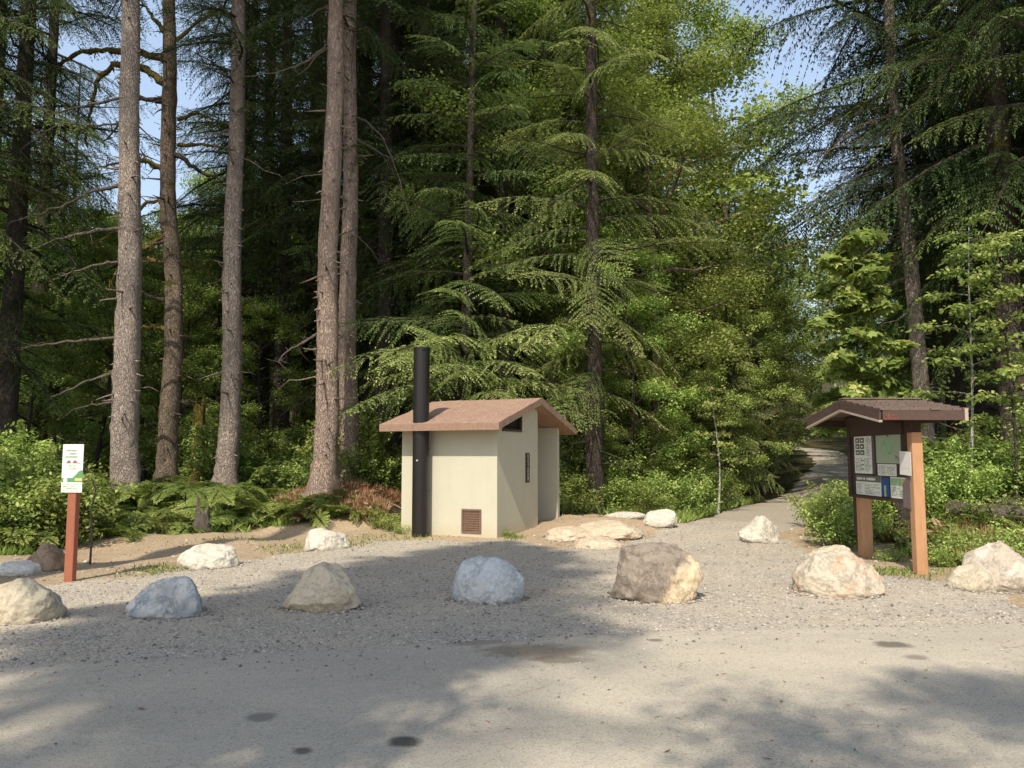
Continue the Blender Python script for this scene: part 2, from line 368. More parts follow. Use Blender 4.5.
def rock_mat(name, c1, c2, c3, k=0.5, seed=0, sc=1.0, specks=.3, side=None):
    m, nt = newmat(name)
    tc = N(nt, 'ShaderNodeTexCoord'); mp = N(nt, 'ShaderNodeMapping'); mp.inputs['Location'].default_value = (seed*3.7, seed*1.9, seed)
    L(nt, tc.outputs['Object'], mp.inputs[0]); v = mp.outputs[0]
    n1 = noise(nt, v, 2.6*sc, 8, .65, .4); n2 = noise(nt, v, 24*sc, 8, .78); n3 = noise(nt, v, 85, 4, .75); n4 = noise(nt, v, 3.4*sc, 9, .7, .5)
    c1, c2, c3 = [tuple(min(.85, q*1.22) for q in cc) for cc in (c1, c2, c3)]
    c = mix(nt, n2, c1, c2)
    if side is not None:
        s0 = N(nt, 'ShaderNodeSeparateXYZ'); L(nt, tc.outputs['Object'], s0.inputs[0]); n1 = math_(nt, 'ADD', n1, math_(nt, 'MULTIPLY', math_(nt, 'SUBTRACT', s0.outputs[0], math_(nt, 'MULTIPLY', s0.outputs[2], .7)), side))
    c = mix(nt, ramp(nt, n1, [(k-.04, (0, 0, 0)), (k+.1, (1, 1, 1))]), c, c3)
    c = mix(nt, math_(nt, 'MULTIPLY', ramp(nt, n3, [(.3, (1, 1, 1)), (.48, (0, 0, 0))]), specks), c, (.06, .055, .05))
    c = mix(nt, ramp(nt, n4, [(.47, (0, 0, 0)), (.5, (.55, .55, .55)), (.53, (0, 0, 0))]), c, tuple(x*.45 for x in c1))
    geo = N(nt, 'ShaderNodeNewGeometry'); sx = N(nt, 'ShaderNodeSeparateXYZ'); L(nt, tc.outputs['Object'], sx.inputs[0])
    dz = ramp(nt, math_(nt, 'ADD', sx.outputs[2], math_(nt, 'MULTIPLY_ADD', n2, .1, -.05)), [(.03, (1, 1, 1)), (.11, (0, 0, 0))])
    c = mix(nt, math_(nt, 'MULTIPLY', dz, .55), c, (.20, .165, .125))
    h = math_(nt, 'ADD', math_(nt, 'MULTIPLY', n2, .8), math_(nt, 'MULTIPLY', n4, .8))
    out(nt, c, .88, bump(nt, n3, .45, .006, bump(nt, h, .75, .03)), .15); return m

# ------------------------------------------------------------------ ground sheets
def axis(segs):
    a = [segs[0][0]]
    for lo, hi, st in segs:
        k = max(1, round((hi-lo)/st)); a += list(np.linspace(lo, hi, k+1)[1:])
    return np.array(a)
def sheet(name, xs, ys, zf, mat, tintf=None, keep=None, label=None):
    X, Y = np.meshgrid(xs, ys); Z = zf(X, Y); V = np.stack([X, Y, Z], -1).reshape(-1, 3)
    nx, ny = len(xs), len(ys); i = np.arange(ny-1)[:, None]*nx; j = np.arange(nx-1)[None]
    Q = np.stack([i+j, i+j+1, i+nx+j+1, i+nx+j], -1).reshape(-1, 4)
    if keep is not None:
        kv = keep(X, Y).ravel(); Q = Q[kv[Q].any(1)]
        used = np.unique(Q); mp_ = np.zeros(len(V), int); mp_[used] = np.arange(len(used)); Q = mp_[Q]; V = V[used]
    t = tintf(V[:, 0], V[:, 1]) if tintf else None
    o = link(name, mesh_from(name, V, Q, None, t, True), mat)
    o['kind'] = 'structure'
    if label: o['label'] = label
    return o
DIRT = [(-16, 4), (-13, 11.4), (-8.4, 13.0), (-7.9, 15.2), (-6.8, 16.7), (-5.2, 17.8), (-3.6, 18.2), (-2.8, 18), (-1.2, 21), (2.2, 20.8), (4.5, 18.8), (7.4, 23), (9.5, 26), (8.2, 20.5), g2(850, 530), g2(930, 566), (16, 10.5), (16, 4)]
xs = axis([(-700, -60, 40), (-60, -24, 2.5), (-24, 24, .22), (24, 60, 2.5), (60, 700, 40)])
ys = axis([(-120, -10, 12), (-10, 5.5, 1.0), (5.5, 28, .22), (28, 75, 1.2), (75, 130, 5), (130, 900, 60)])
GM = ground_mat()
sheet('ground', xs, ys, H, GM, lambda x, y: np.clip(.5+.45*poly_sd(x, y, DIRT), -.3, 1.3), label='tan dirt clearing that turns into dark forest floor')
def gz(x, y):
    d = poly_sd(x, y, GRAVEL)+.28*wob(x, y, 1.6, 2)+.12*wob(x, y, 5, 4)
    return H(x, y)+.035*sstep(-.15, .5, d)-.05*sstep(.05, -.5, d)
gxs = np.arange(-14, 14.01, .14); gys = np.arange(5.0, 22, .14)
sheet('gravel_area', gxs, gys, gz, gravel_mat(), None, lambda x, y: poly_sd(x, y, GRAVEL) > -.9, 'grey crushed gravel strip in front of the restroom')
EDGE = [g2(-200, 668), g2(0, 663), g2(200, 655), g2(400, 645), g2(600, 633), g2(800, 627), g2(1024, 622), g2(1200, 620)]
ex = np.array([p[0] for p in EDGE]); ey = np.array([p[1] for p in EDGE])
def az(x, y):
    e = np.interp(x, ex, ey)+.07*wob(x, y, 2.2, 6)+.04*wob(x, y, 7, 2)
    return np.where(np.abs(x) < 15, .030*sstep(.06, -.25, y-e), .03)-.04*sstep(0, .3, y-e)+.006*wob(x, y, .5, 8)+.003
sheet('parking_area', axis([(-60, -15, 3), (-15, 15, .16), (15, 60, 3)]), axis([(-40, 1, 2), (1, 9, .14)]), az, asphalt_mat(), None,
      lambda x, y: y < np.interp(x, ex, ey)+.5, 'worn light grey asphalt parking area')
def pz(x, y):
    d = 1.25-seg_dist(x, y, PATH)+.25*wob(x, y, 1.2, 2)
    return H(x, y)+.03*sstep(-.1, .6, d)*sstep(14, 19, y)-.09*sstep(.0, -.5, d)-.05*sstep(19, 15, y)
sheet('path', np.arange(1.5, 27, .25), np.arange(13.2, 74, .3), pz, path_mat(), None, lambda x, y: seg_dist(x, y, PATH) < 2.0, 'packed grey trail curving away behind the kiosk')

# loose stones on the gravel: nobody could count them
rng = np.random.default_rng(3)
def stones(n, size, fn, name, label, mat, zf):
    P = []
    while len(P) < n:
        x = rng.uniform(-12, 12, 4000); y = rng.uniform(4.0, 21, 4000)
        k = fn(x, y) & (rng.random(4000) < np.clip((11/y)**2, .15, 1)); P += list(zip(x[k], y[k]))
    P = np.array(P[:n]); z = zf(P[:, 0], P[:, 1])
    base = np.array([[1, 0, 0], [-1, 0, 0], [0, 1, 0], [0, -1, 0], [0, 0, .7], [0, 0, -.6]], float)
    T = np.array([[0, 2, 4], [2, 1, 4], [1, 3, 4], [3, 0, 4], [2, 0, 5], [1, 2, 5], [3, 1, 5], [0, 3, 5]])
    a = rng.uniform(0, 6.28, n); s = size*np.minimum(rng.lognormal(0, .4, n), 2.0); R = np.zeros((n, 3, 3))
    R[:, 0, 0] = np.cos(a); R[:, 0, 1] = -np.sin(a); R[:, 1, 0] = np.sin(a); R[:, 1, 1] = np.cos(a); R[:, 2, 2] = 1
    V = base[None]*rng.uniform(.6, 1.3, (n, 6, 3)); V = np.einsum('nij,nkj->nki', R, V)*s[:, None, None]
    V += np.stack([P[:, 0], P[:, 1], z+s*.15], -1)[:, None]
    TT = (T[None]+np.arange(n)[:, None, None]*6).reshape(-1, 3)
    o = link(name, mesh_from(name, V.reshape(-1, 3), None, TT, np.repeat(rng.random(n), 6)), mat)
    return tag(o, label, 'gravel', kind='stuff')
def stone_mat():
    m, nt = newmat('loose stones'); at = N(nt, 'ShaderNodeAttribute', attribute_name='tint')
    c = ramp(nt, at.outputs['Fac'], [(0, (.13, .12, .11)), (.3, (.28, .25, .22)), (.7, (.46, .42, .36)), (.92, (.48, .44, .38)), (1, (.54, .50, .43))])
    out(nt, c, .9, None, .2); return m
SM = stone_mat()
stones(2600, .010, lambda x, y: (y < np.interp(x, ex, ey)+.05) & (rng.random(np.shape(x)) < np.exp((y-np.interp(x, ex, ey))*3.2)), 'gravel', 'loose stones kicked from the gravel onto the edge of the asphalt', SM, lambda x, y: az(x, y)+.002)
stones(26000, .011, lambda x, y: poly_sd(x, y, GRAVEL) > -.1, 'gravel', 'loose crushed grey stones strewn over the gravel strip', SM, gz)
stones(1500, .022, lambda x, y: (poly_sd(x, y, DIRT) > -.2) & (poly_sd(x, y, GRAVEL) < .3) & (y > 8), 'pebbles', 'scattered pebbles and dirt clods on the tan dirt behind the gravel', SM, H)

# ------------------------------------------------------------------ foliage generators
def diamonds(B, D, S, ln, wd, tip_drop=0):
    """B base (n,3), D direction, S side direction, ln, wd -> (n,4,3)"""
    mid = B+D*(ln*.45)[:, None]
    return np.stack([B, mid+S*(wd*.5)[:, None], B+D*ln[:, None], mid-S*(wd*.5)[:, None]], 1)
def unit(v): return v/(np.linalg.norm(v, axis=-1, keepdims=True)+1e-9)

def spray(Lb, rg, sub=.048, ql=.09, qw=.018, droop=.30, hang=.5, dens=1.0):
    """one flat conifer branch along +X with side twigs; returns quads, tints, wood polyline"""
    t = np.linspace(.10, 1, 9); main = np.stack([Lb*t, .06*Lb*np.sin(t*3+rg.uniform(0, 6)), Lb*(.10*t-droop*t*t)], -1)
    nt_ = int(2*Lb/.13*dens); Bs, Ds, Ss, Ls, Ws, Ts = [], [], [], [], [], []
    for k in range(nt_):
        u = .10+.9*(k+rg.random()*.8)/nt_
        if rg.random() < .08: continue
        p0 = np.array([np.interp(u, t, main[:, q]) for q in range(3)])
        side = 1 if k % 2 else -1
        l = (Lb*.42*(1-u)**.75*rg.uniform(.65, 1.15)*min(1, .35+2.2*u)+.12)
        ang = math.radians(rg.uniform(42, 66))*side
        d = np.array([math.cos(ang), math.sin(ang), rg.uniform(-.12, .08)])
        m = max(2, int(l/sub)); s_ = (np.arange(m)+.3)/m
        P = p0+d*(l*s_)[:, None]; P[:, 2] -= hang*l*s_**2
        loc = unit(d+np.stack([0*s_, 0*s_, -2*hang*s_], -1))
        for sd in (-1, 1):
            perp = unit(np.cross(loc, [0, 0, 1.])*sd)
            dd = unit(loc*.75+perp*.72+rg.normal(0, .16, (m, 3))+np.array([0, 0, -.22]))
            n_ = unit(np.array([0, 0, 1.])+rg.normal(0, .42, (m, 3)))
            Bs.append(P); Ds.append(dd); Ss.append(unit(np.cross(dd, n_))); 
            Ls.append(ql*(1.15-.55*s_)*rg.uniform(.7, 1.25, m)); Ws.append(qw*rg.uniform(.7, 1.3, m))
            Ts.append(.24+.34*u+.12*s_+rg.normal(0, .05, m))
        tp = np.vstack([p0, P[::3], P[-1:]]); td = tp[1:]-tp[:-1]; tl = np.linalg.norm(td, axis=1)+1e-6      # the twig itself
        tu = td/tl[:, None]; Bs.append(tp[:-1]); Ds.append(tu); Ss.append(unit(np.cross(tu, rg.normal(0, 1, 3)))); Ls.append(tl*1.15); Ws.append(np.full(len(tl), .011)); Ts.append(np.full(len(tl), .02))
        Bs.append(P[-1:]); Ds.append(loc[-1:]); Ss.append(unit(np.cross(loc[-1:], [0, 0, 1.]))); Ls.append(np.array([ql])); Ws.append(np.array([qw])); Ts.append(np.array([.6]))
    B, D, S = map(np.concatenate, (Bs, Ds, Ss)); ln, wd, tt = map(np.concatenate, (Ls, Ws, Ts))
    return diamonds(B, D, S, ln, wd), tt, main

RG = np.random.default_rng(11)
SPR = {k: [spray(k, RG, sub=(.048 if k < 4 else .056), qw=(.018 if k < 4 else .021), hang=(.35, .5, .65, .45)[_], dens=1.0 if k < 3 else .9) for _ in range(4)] for k in (1.0, 1.8, 2.8, 4.0)}
SPR_H = {k: [spray(k, RG, sub=.08, ql=.13, qw=.032, droop=.18, hang=.9, dens=1.25) for _ in range(3)] for k in (1.8, 2.8, 4.0)}   # hanging curtains (spruce)

def rot_z(a): c, s = math.cos(a), math.sin(a); return np.array([[c, -s, 0], [s, c, 0], [0, 0, 1.]])
def rot_y(a): c, s = math.cos(a), math.sin(a); return np.array([[c, 0, s], [0, 1, 0], [-s, 0, c]])
def rot_x(a): c, s = math.cos(a), math.sin(a); return np.array([[1, 0, 0], [0, c, -s], [0, s, c]])

JR = [.38]
def put_spray(mb, bank, Lb, base, az_, pitch, rg, leaf=0, wood=1, tb=0.0, wr=.012):
    k = min(bank, key=lambda q: abs(q-Lb)); Q, tt, main = bank[k][rg.integers(len(bank[k]))]; s = Lb/k
    R = rot_z(az_) @ rot_y(-pitch) @ rot_x(rg.normal(0, JR[0]))
    mb.quads(((Q*s).reshape(-1, 3) @ R.T+base).reshape(-1, 4, 3), np.clip(tt+tb, 0, 1), leaf)
    P = np.vstack([[0, 0, 0], main*s]) @ R.T+base
    mb.tube(P[::2], np.linspace(wr*Lb+.006, .004, len(P[::2])), 4, wood, cap=False)

def trunk_mesh(mb, P, r0, r1, rg, n=16, flare=.0, rings=60, m=0, lob=5):
    P = np.asarray(P, float); t = np.linspace(0, 1, len(P)); u = np.linspace(0, 1, rings)**1.35
    C = np.stack([np.interp(u, t, P[:, k]) for k in range(3)], -1)
    h = C[:, 2]-C[0, 2]; r = r0+(r1-r0)*u
    a = np.linspace(0, 2*np.pi, n, endpoint=False); ph = rg.uniform(0, 6)
    lobes = 1+(.35*np.sin(a*lob+ph)+.2*np.sin(a*3-ph))[None]*np.exp(-np.maximum(h, 0)/.35)[:, None]*(1 if flare > 0 else 0)
    rr = 1+.045*rg.normal(0, 1, (rings, n))+.05*np.sin(a*3+ph)[None]*np.sin(h*.7)[:, None]
    R_ = (r+flare*np.exp(-np.maximum(h, 0)/.38))
    mb.tube(C, R_, n, m, jit=rr*lobes)

def conifer(rg, Ht, cb, Rm, nbr, r0, bank, tb=0, lean=(0, 0), dead=0, top=1.0, drop=.0, shape=.8, only=None, flare=.12, bend=0, trunk_P=None, gap=.12, rings=60):
    """returns trunk MB, crown MB"""
    tr, cr = MB(), MB()
    if trunk_P is None:
        zz = np.linspace(0, Ht, 12); trunk_P = np.stack([lean[0]*zz+bend*np.sin(zz/Ht*3), lean[1]*zz+.3*bend*np.sin(zz/Ht*5), zz-.4*(zz == 0)], -1)
    trunk_mesh(tr, trunk_P, r0, .04, rg, flare=flare, rings=rings)
    def ax(z):
        return np.array([np.interp(z, trunk_P[:, 2], trunk_P[:, 0]), np.interp(z, trunk_P[:, 2], trunk_P[:, 1]), z])
    ga = rg.uniform(0, 6.28)
    for i in range(nbr):
        u = (i+rg.random())/nbr; z = cb+(Ht-cb)*u
        if rg.random() < gap: continue
        Lb = Rm*(1-u)**shape*rg.uniform(.6, 1.1)*min(1, .55+4*u)+.5
        ga += 2.399+rg.normal(0, .35)
        pitch = .38*u*1.3-.14+rg.normal(0, .24)-drop*(1-u)
        put_spray(cr, bank, Lb, ax(z), ga, pitch, rg, tb=tb+rg.normal(0, .09), wr=.011)
    for i in range(dead):
        z = rg.uniform(min(1.5, cb*.5), cb+1); a = rg.uniform(0, 6.28); l = rg.uniform(.4, 1.8)
        p = ax(z); d = np.array([math.cos(a), math.sin(a), rg.uniform(-.35, .15)])
        pts = np.array([p+d*l*s+np.array([0, 0, -.15*l*s*s])+rg.normal(0, .04, 3) for s in np.linspace(0, 1, 5)])
        tr.tube(pts, np.linspace(.028, .006, 5), 5, 0)
    return tr, cr

def tree_obj(name, label, cat, tr, cr, tm, cm, loc=(0, 0, 0), rz=0, group=None):
    root = thing(name, label, cat, loc, rz, group)
    tmesh = tr.mesh('trunk', True); link('trunk', tmesh, tm, root)
    if cr is not None and cr.n: link('crown', cr.mesh('crown'), cm, root)
    return root

def leaf_cluster(mb, C, n, rad, size, rg, tb=0., flat=.55, asp=.62, m=0, lobed=False):
    C = np.asarray(C, float); k = len(C)
    off = rg.normal(0, 1, (k, n, 3)); off = off/np.linalg.norm(off, axis=-1, keepdims=True)*rg.random((k, n, 1))**.45*rad
    off[..., 2] *= flat
    B = (C[:, None]+off).reshape(-1, 3); nn = k*n
    o = off.reshape(-1, 3)
    nrm = unit(np.array([0, -.15, .9])+rg.normal(0, .42, (nn, 3))+unit(o)*.35)
    d = unit(np.cross(nrm, rg.normal(0, 1, (nn, 3)))+np.array([0, 0, -.25])); s = unit(np.cross(d, nrm))
    ln = size*rg.uniform(.6, 1.35, nn); cl = np.repeat(rg.normal(0, .12, k), n)
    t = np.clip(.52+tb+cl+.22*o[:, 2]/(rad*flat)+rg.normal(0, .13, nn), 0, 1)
    mb.quads(diamonds(B, d, s, ln, ln*asp), t, m)
    if lobed:
        for sg in (-1, 1):
            for aa, kk in ((.85, .85), (1.5, .6)):
                d2 = unit(d*math.cos(aa)+s*sg*math.sin(aa)); s2 = unit(np.cross(d2, nrm))
                mb.quads(diamonds(B+d*(ln*.12)[:, None], d2, s2, ln*kk, ln*kk*.5), t, m)

def broadleaf(rg, Ht, Rm, cb, nb, per, ncl, nleaf, size, r0, tb=0, lobed=False, bend=.3, crad=.55, up=.7, asp=.62):
    tr, cr = MB(), MB(); zz = np.linspace(0, Ht*.92, 10)
    ph = rg.uniform(0, 6, 2)
    P = np.stack([bend*np.sin(zz/Ht*4+ph[0])-bend*math.sin(ph[0]), bend*np.sin(zz/Ht*5+ph[1])-bend*math.sin(ph[1]), zz-.2*(zz == 0)], -1)
    trunk_mesh(tr, P, r0, .03, rg, n=10, flare=.05, rings=26)
    ga = 0; C = []
    for i in range(nb):
        u = (i+rg.random())/nb; z = cb+(Ht*.92-cb)*u; p = np.array([np.interp(z, P[:, 2], P[:, k]) for k in range(3)])
        ga += 2.4+rg.normal(0, .4); l = Rm*math.sin(math.pi*(.22+.72*u))**.7*rg.uniform(.65, 1.12)
        d = unit(np.array([math.cos(ga), math.sin(ga), up*rg.uniform(.4, 1.2)]))
        s = np.linspace(0, 1, 6)[:, None]; b = p+d*l*s+np.array([0, 0, -.18*l])*s**2+rg.normal(0, .03*l, (6, 3))*s
        cr.tube(b, np.linspace(.018*l+.012, .008, 6), 5, 1, cap=False)
        for j in range(per):
            q = rg.uniform(.25, 1); bp = np.array([np.interp(q, s[:, 0], b[:, k]) for k in range(3)])
            dd = unit(d+rg.normal(0, .6, 3)); ll = l*.42*rg.uniform(.5, 1.1)*(1.15-q*.5); e = bp+dd*ll
            cr.tube(np.array([bp, (bp+e)/2+rg.normal(0, .04, 3), e]), [.012, .008, .004], 3, 1, cap=False)
            for c_ in range(ncl): C.append(bp+(e-bp)*rg.uniform(.3, 1.1)+rg.normal(0, .12, 3))
    leaf_cluster(cr, np.array(C), nleaf, crad, size, rg, tb, lobed=lobed, asp=asp)
    return tr, cr

def shrub(rg, Ht, R, ns, nleaf, size, tb=0, asp=.6, lobed=False):
    st, fo = MB(), MB(); C = []
    for i in range(ns):
        a = rg.uniform(0, 6.28); rr = R*rg.random()**.5; h = Ht*rg.uniform(.5, 1.05)*(1-.35*(rr/R)**2)
        s = np.linspace(0, 1, 6)[:, None]; e = np.array([math.cos(a)*rr, math.sin(a)*rr, h]); b0 = np.array([math.cos(a)*rr*.3, math.sin(a)*rr*.3, -.05])
        P = b0+(e-b0)*s; P[:, 2] += .25*h*np.sin(s[:, 0]*np.pi)*.6; P += rg.normal(0, .02, P.shape)
        st.tube(P, np.linspace(.012, .004, 6), 4, 0, cap=False)
        for q in np.linspace(.28, 1, max(3, int(h/.28))): C.append([np.interp(q, s[:, 0], P[:, k]) for k in range(3)]+rg.normal(0, .07, 3))
    leaf_cluster(fo, np.array(C), nleaf, .26, size, rg, tb, flat=.7, asp=asp, lobed=lobed)
    return st, fo

def frond(mb, rg, az_, Lf, rise, arch, pin=20, width=.2, tb=0., sub=False, base=(0, 0, 0), m=0, wood=1, stalk=0.0):
    s = np.linspace(0, 1, 10); R = rot_z(az_) @ rot_x(rg.normal(0, .3) if sub else rg.normal(0, .15))
    x = Lf*(.88*s); z = Lf*(rise*s-arch*s*s)
    if stalk > 0:   # bracken: upright stalk then a level blade
        x = Lf*np.where(s < .35, s*.25, .0875+(s-.35)*1.15); q_ = rg.uniform(-.1, .75); z = stalk*np.minimum(s/.4, 1)**.8+Lf*(q_*np.maximum(s-.4, 0)-1.0*np.maximum(s-.4, 0)**2)
    C = np.stack([x, 0*s, z], -1)
    P = lambda u: np.stack([np.interp(u, s, C[:, k]) for k in range(3)], -1)
    u0 = .42 if stalk > 0 else .12; u = np.linspace(u0, .985, pin); B = P(u); T = unit(P(np.minimum(u+.02, 1))-P(u-.02))
    w = (u-u0)/(1-u0); wl = Lf*width*((1-w)**.85*np.minimum(1, .6+2*w) if stalk > 0 else np.sin(np.pi*np.clip(.12+.88*w, 0, 1))**.75+.08)
    Q = []; tt = []
    for sg in (-1, 1):
        side = np.array([0, sg, 0.]); d = unit(side+T*.38+np.array([0, 0, -.10])+rg.normal(0, .07, (pin, 3)))
        up = unit(np.cross(d, T)*sg)
        if not sub:
            S = unit(np.cross(d, up)+rg.normal(0, .15, (pin, 3))); Q.append(diamonds(B, d, S, wl, Lf*.042*np.ones(pin))); tt.append(.45+.35*w+rg.normal(0, .1, pin)+tb)
        else:
            for i in range(pin):
                k = max(3, int(wl[i]/.028)); v = (np.arange(k)+.5)/k; b = B[i]+d[i]*(wl[i]*v)[:, None]; b[:, 2] -= .12*wl[i]*v**2
                for s2 in (-1, 1):
                    dd = unit(T[i]*s2*.9+d[i]*.6+rg.normal(0, .1, (k, 3))); S = unit(np.cross(dd, up[i])+rg.normal(0, .2, (k, 3)))
                    Q.append(diamonds(b, dd, S, (.075*(1.1-v)+.014)*np.ones(k)*Lf/1.0, np.full(k, .028*Lf))); tt.append(.4+.3*w[i]+.2*v+rg.normal(0, .1, k)+tb)
    Q = np.concatenate(Q); tt = np.clip(np.concatenate(tt), 0, 1); b = np.asarray(base, float)
    mb.quads((Q.reshape(-1, 3) @ R.T+b).reshape(-1, 4, 3), tt, m); mb.tube(C @ R.T+b, np.linspace(.007, .002, 10), 3, wood, cap=False)

# ------------------------------------------------------------------ prototypes
protos = {}
def keep_proto(key, root): protos[key] = [root, False]
def use(key, loc, rz, sc, label, group, tilt=(0, 0)):
    p = protos[key]
    if not p[1]:
        p[1] = True; r = p[0]; r.location = [float(v) for v in loc]; r.rotation_euler = (tilt[0], tilt[1], rz); r.scale = sc if isinstance(sc, tuple) else (sc,)*3
        r['label'] = label; r['group'] = group; return r
    return copy_tree(p[0], loc, rz, sc, label, group, tilt)

g = lambda s: np.random.default_rng(s)
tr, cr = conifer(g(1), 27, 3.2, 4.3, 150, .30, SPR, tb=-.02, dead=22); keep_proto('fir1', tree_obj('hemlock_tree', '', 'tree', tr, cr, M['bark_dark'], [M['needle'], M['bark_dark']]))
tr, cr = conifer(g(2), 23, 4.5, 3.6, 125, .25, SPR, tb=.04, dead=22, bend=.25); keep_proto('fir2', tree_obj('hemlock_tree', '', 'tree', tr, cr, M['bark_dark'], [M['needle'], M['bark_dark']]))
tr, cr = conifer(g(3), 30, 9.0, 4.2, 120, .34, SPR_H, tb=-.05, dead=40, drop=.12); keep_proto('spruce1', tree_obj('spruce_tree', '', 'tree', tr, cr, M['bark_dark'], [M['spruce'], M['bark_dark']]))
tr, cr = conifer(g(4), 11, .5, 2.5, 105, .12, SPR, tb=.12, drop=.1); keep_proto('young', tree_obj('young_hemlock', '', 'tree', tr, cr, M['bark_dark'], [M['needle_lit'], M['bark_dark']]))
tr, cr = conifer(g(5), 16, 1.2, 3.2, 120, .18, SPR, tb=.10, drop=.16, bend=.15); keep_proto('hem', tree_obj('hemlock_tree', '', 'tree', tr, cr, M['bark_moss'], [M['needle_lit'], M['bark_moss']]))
tr, cr = broadleaf(g(6), 17, 4.6, 4.0, 20, 6, 3, 105, .105, .17, tb=.05, crad=.8); keep_proto('alder', tree_obj('alder_tree', '', 'tree', tr, cr, M['bark_moss'], [M['leaf'], M['bark_moss']]))
tr, cr = broadleaf(g(7), 11, 3.4, 1.6, 18, 6, 2, 125, .10, .10, tb=.03); keep_proto('alder2', tree_obj('alder_tree', '', 'tree', tr, cr, M['bark_dark'], [M['leaf'], M['bark_dark']]))
tr, cr = broadleaf(g(8), 15, 5.2, 3.0, 18, 7, 3, 20, .17, .16, tb=.06, lobed=True, crad=.95); keep_proto('maple', tree_obj('maple_tree', '', 'tree', tr, cr, M['bark_moss'], [M['leaf'], M['bark_moss']]))
for k_, (hh, rr, ns, nl, sz, tb_, lob, mat) in {'shrubA': (1.7, 1.15, 26, 34, .085, 0., False, 'leaf'), 'shrubB': (2.7, 1.5, 30, 36, .095, .03, False, 'leaf'),
                                       'shrubC': (.8, .75, 20, 24, .07, .08, False, 'leaf'), 'shrubD': (2.1, 1.2, 22, 14, .15, .05, True, 'maple')}.items():
    st, fo = shrub(g(20+ord(k_[-1])), hh, rr, ns, nl, sz, tb_, lobed=lob)
    r_ = thing('shrub', '', 'shrub'); link('stems', st.mesh('stems'), M['bark_dark'], r_); link('foliage', fo.mesh('foliage'), M[mat], r_); keep_proto(k_, r_)
def fern_proto(key, seed, nf, Lf, sub, stalk, mat='fern'):
    rg = g(seed); fr = MB()
    for i in range(nf):
        a = i*2.4+rg.normal(0, .3)
        frond(fr, rg, a, Lf*rg.uniform(.75, 1.15), rg.uniform(.75, 1.25), rg.uniform(.7, .95), pin=(13 if sub else 24), width=(.42 if stalk else (.24 if sub else .13)), sub=sub, stalk=stalk*rg.uniform(.6, 1.15))
    r_ = thing('fern', '', 'fern'); link('fronds', fr.mesh('fronds'), [M[mat], M['bark_dark']], r_); keep_proto(key, r_)
fern_proto('fernA', 31, 17, .95, False, 0)
fern_proto('fernB', 32, 9, 1.15, True, 0)
fern_proto('bracken', 33, 7, .95, True, .75)
fern_proto('fern_dead', 34, 13, .7, False, 0, 'deadfern')

def pos(px, Y, dz=0.0):
    x = (px-512)/F*Y/math.cos(PITCH)*1.0; return (x, Y, Hs(x, Y)+dz)
def put(key, px, Y, sc=1.0, label='', group='', rz=None, tilt=(0, 0), dz=-.05):
    p = pos(px, Y, dz); return use(key, p, random.uniform(0, 6.28) if rz is None else rz, sc, label, group, tilt)

# ------------------------------------------------------------------ the six big trunks in front
def branch_part(root, pts_px, Y, dY, r0, mat, name='branch', droop=False, spr=None, rg=None, label=None, moss=0):
    """pts_px photographed outline of a branch; Y its depth at the trunk, dY how far it comes forward"""
    n = len(pts_px); P = np.array([A(px, py, Y-dY*i/(n-1)) for i, (px, py) in enumerate(pts_px)])
    t = np.linspace(0, 1, n); u = np.linspace(0, 1, n*4)
    P = np.stack([np.interp(u, t, P[:, k]) for k in range(3)], -1)
    P[1:-1] = (P[:-2]+P[1:-1]*2+P[2:])/4; rg = rg or g(int(abs(P[0, 0])*100)+n)
    P[1:] += rg.normal(0, r0*.35, P[1:].shape)
    mb = MB(); rr = np.linspace(r0, r0*.25, len(P))*rg.uniform(.8, 1.25, len(P)); mb.tube(P, rr, 7, 0)
    for k in range(int(len(P)*.8)):      # twigs
        i = rg.integers(2, len(P)); d = unit(rg.normal(0, 1, 3)+np.array([0, 0, -.5])); l = rg.uniform(.08, .5)
        mb.tube(np.array([P[i], P[i]+d*l*.5+rg.normal(0, .02, 3), P[i]+d*l+rg.normal(0, .04, 3)]), [r0*.28, r0*.18, .003], 4, 0, cap=False)
    loc = np.array(root.location)
    for v in mb.V: v -= loc
    o = link(name, mb.mesh(name, True), mat, root)
    if label: o['label'] = label
    return o

def big_tree(name, label, base, Y, top, width, mat, seed, crown=(13, 4.2, 70), H_=31, flare=.22, tb=0, wig=(), bank=SPR, cm='needle', dead=12):
    rg = g(seed); x0, y0 = (base[0]-512)/F*Y, Y; z0 = Hs(x0, Y)-.1
    B = np.array([x0, Y, z0]); T = A(top[0], top[1], Y); d = (T-B)/(T[2]-B[2])
    zz = np.linspace(0, H_, 16); P = d[None]*zz[:, None]
    for (zc, dx) in wig: P[:, 0] += dx*np.exp(-((zz-zc)/2.5)**2)
    P[:, 0] += .05*np.sin(zz*.8+seed); P[:, 1] += .08*np.sin(zz*.5+seed)
    tr, cr = conifer(rg, H_, crown[0], crown[1], crown[2], width, bank, tb=tb, flare=flare, trunk_P=P, dead=dead, drop=.1, rings=110)
    for k_ in range(46):
        z = rg.uniform(1.2, 13.5); a = rg.uniform(-2.9, -.2) if rg.random() < .7 else rg.uniform(0, 6.28); l = rg.uniform(.05, .22) if rg.random() < .7 else rg.uniform(.2, .8)
        c = np.array([np.interp(z, P[:, 2], P[:, 0]), np.interp(z, P[:, 2], P[:, 1]), z]); rad = width*(1-z/H_)*.93; dd = np.array([math.cos(a), math.sin(a), rg.uniform(-.4, .1)])
        tr.tube(np.array([c+dd*rad*.8, c+dd*(rad+l*.5), c+dd*(rad+l)+rg.normal(0, .02, 3)]), [.032, .02, .007], 6, 0)
    root = tree_obj(name, label, 'tree', tr, cr, mat, [M[cm], M['bark_dark']], B)
    return root, P+B
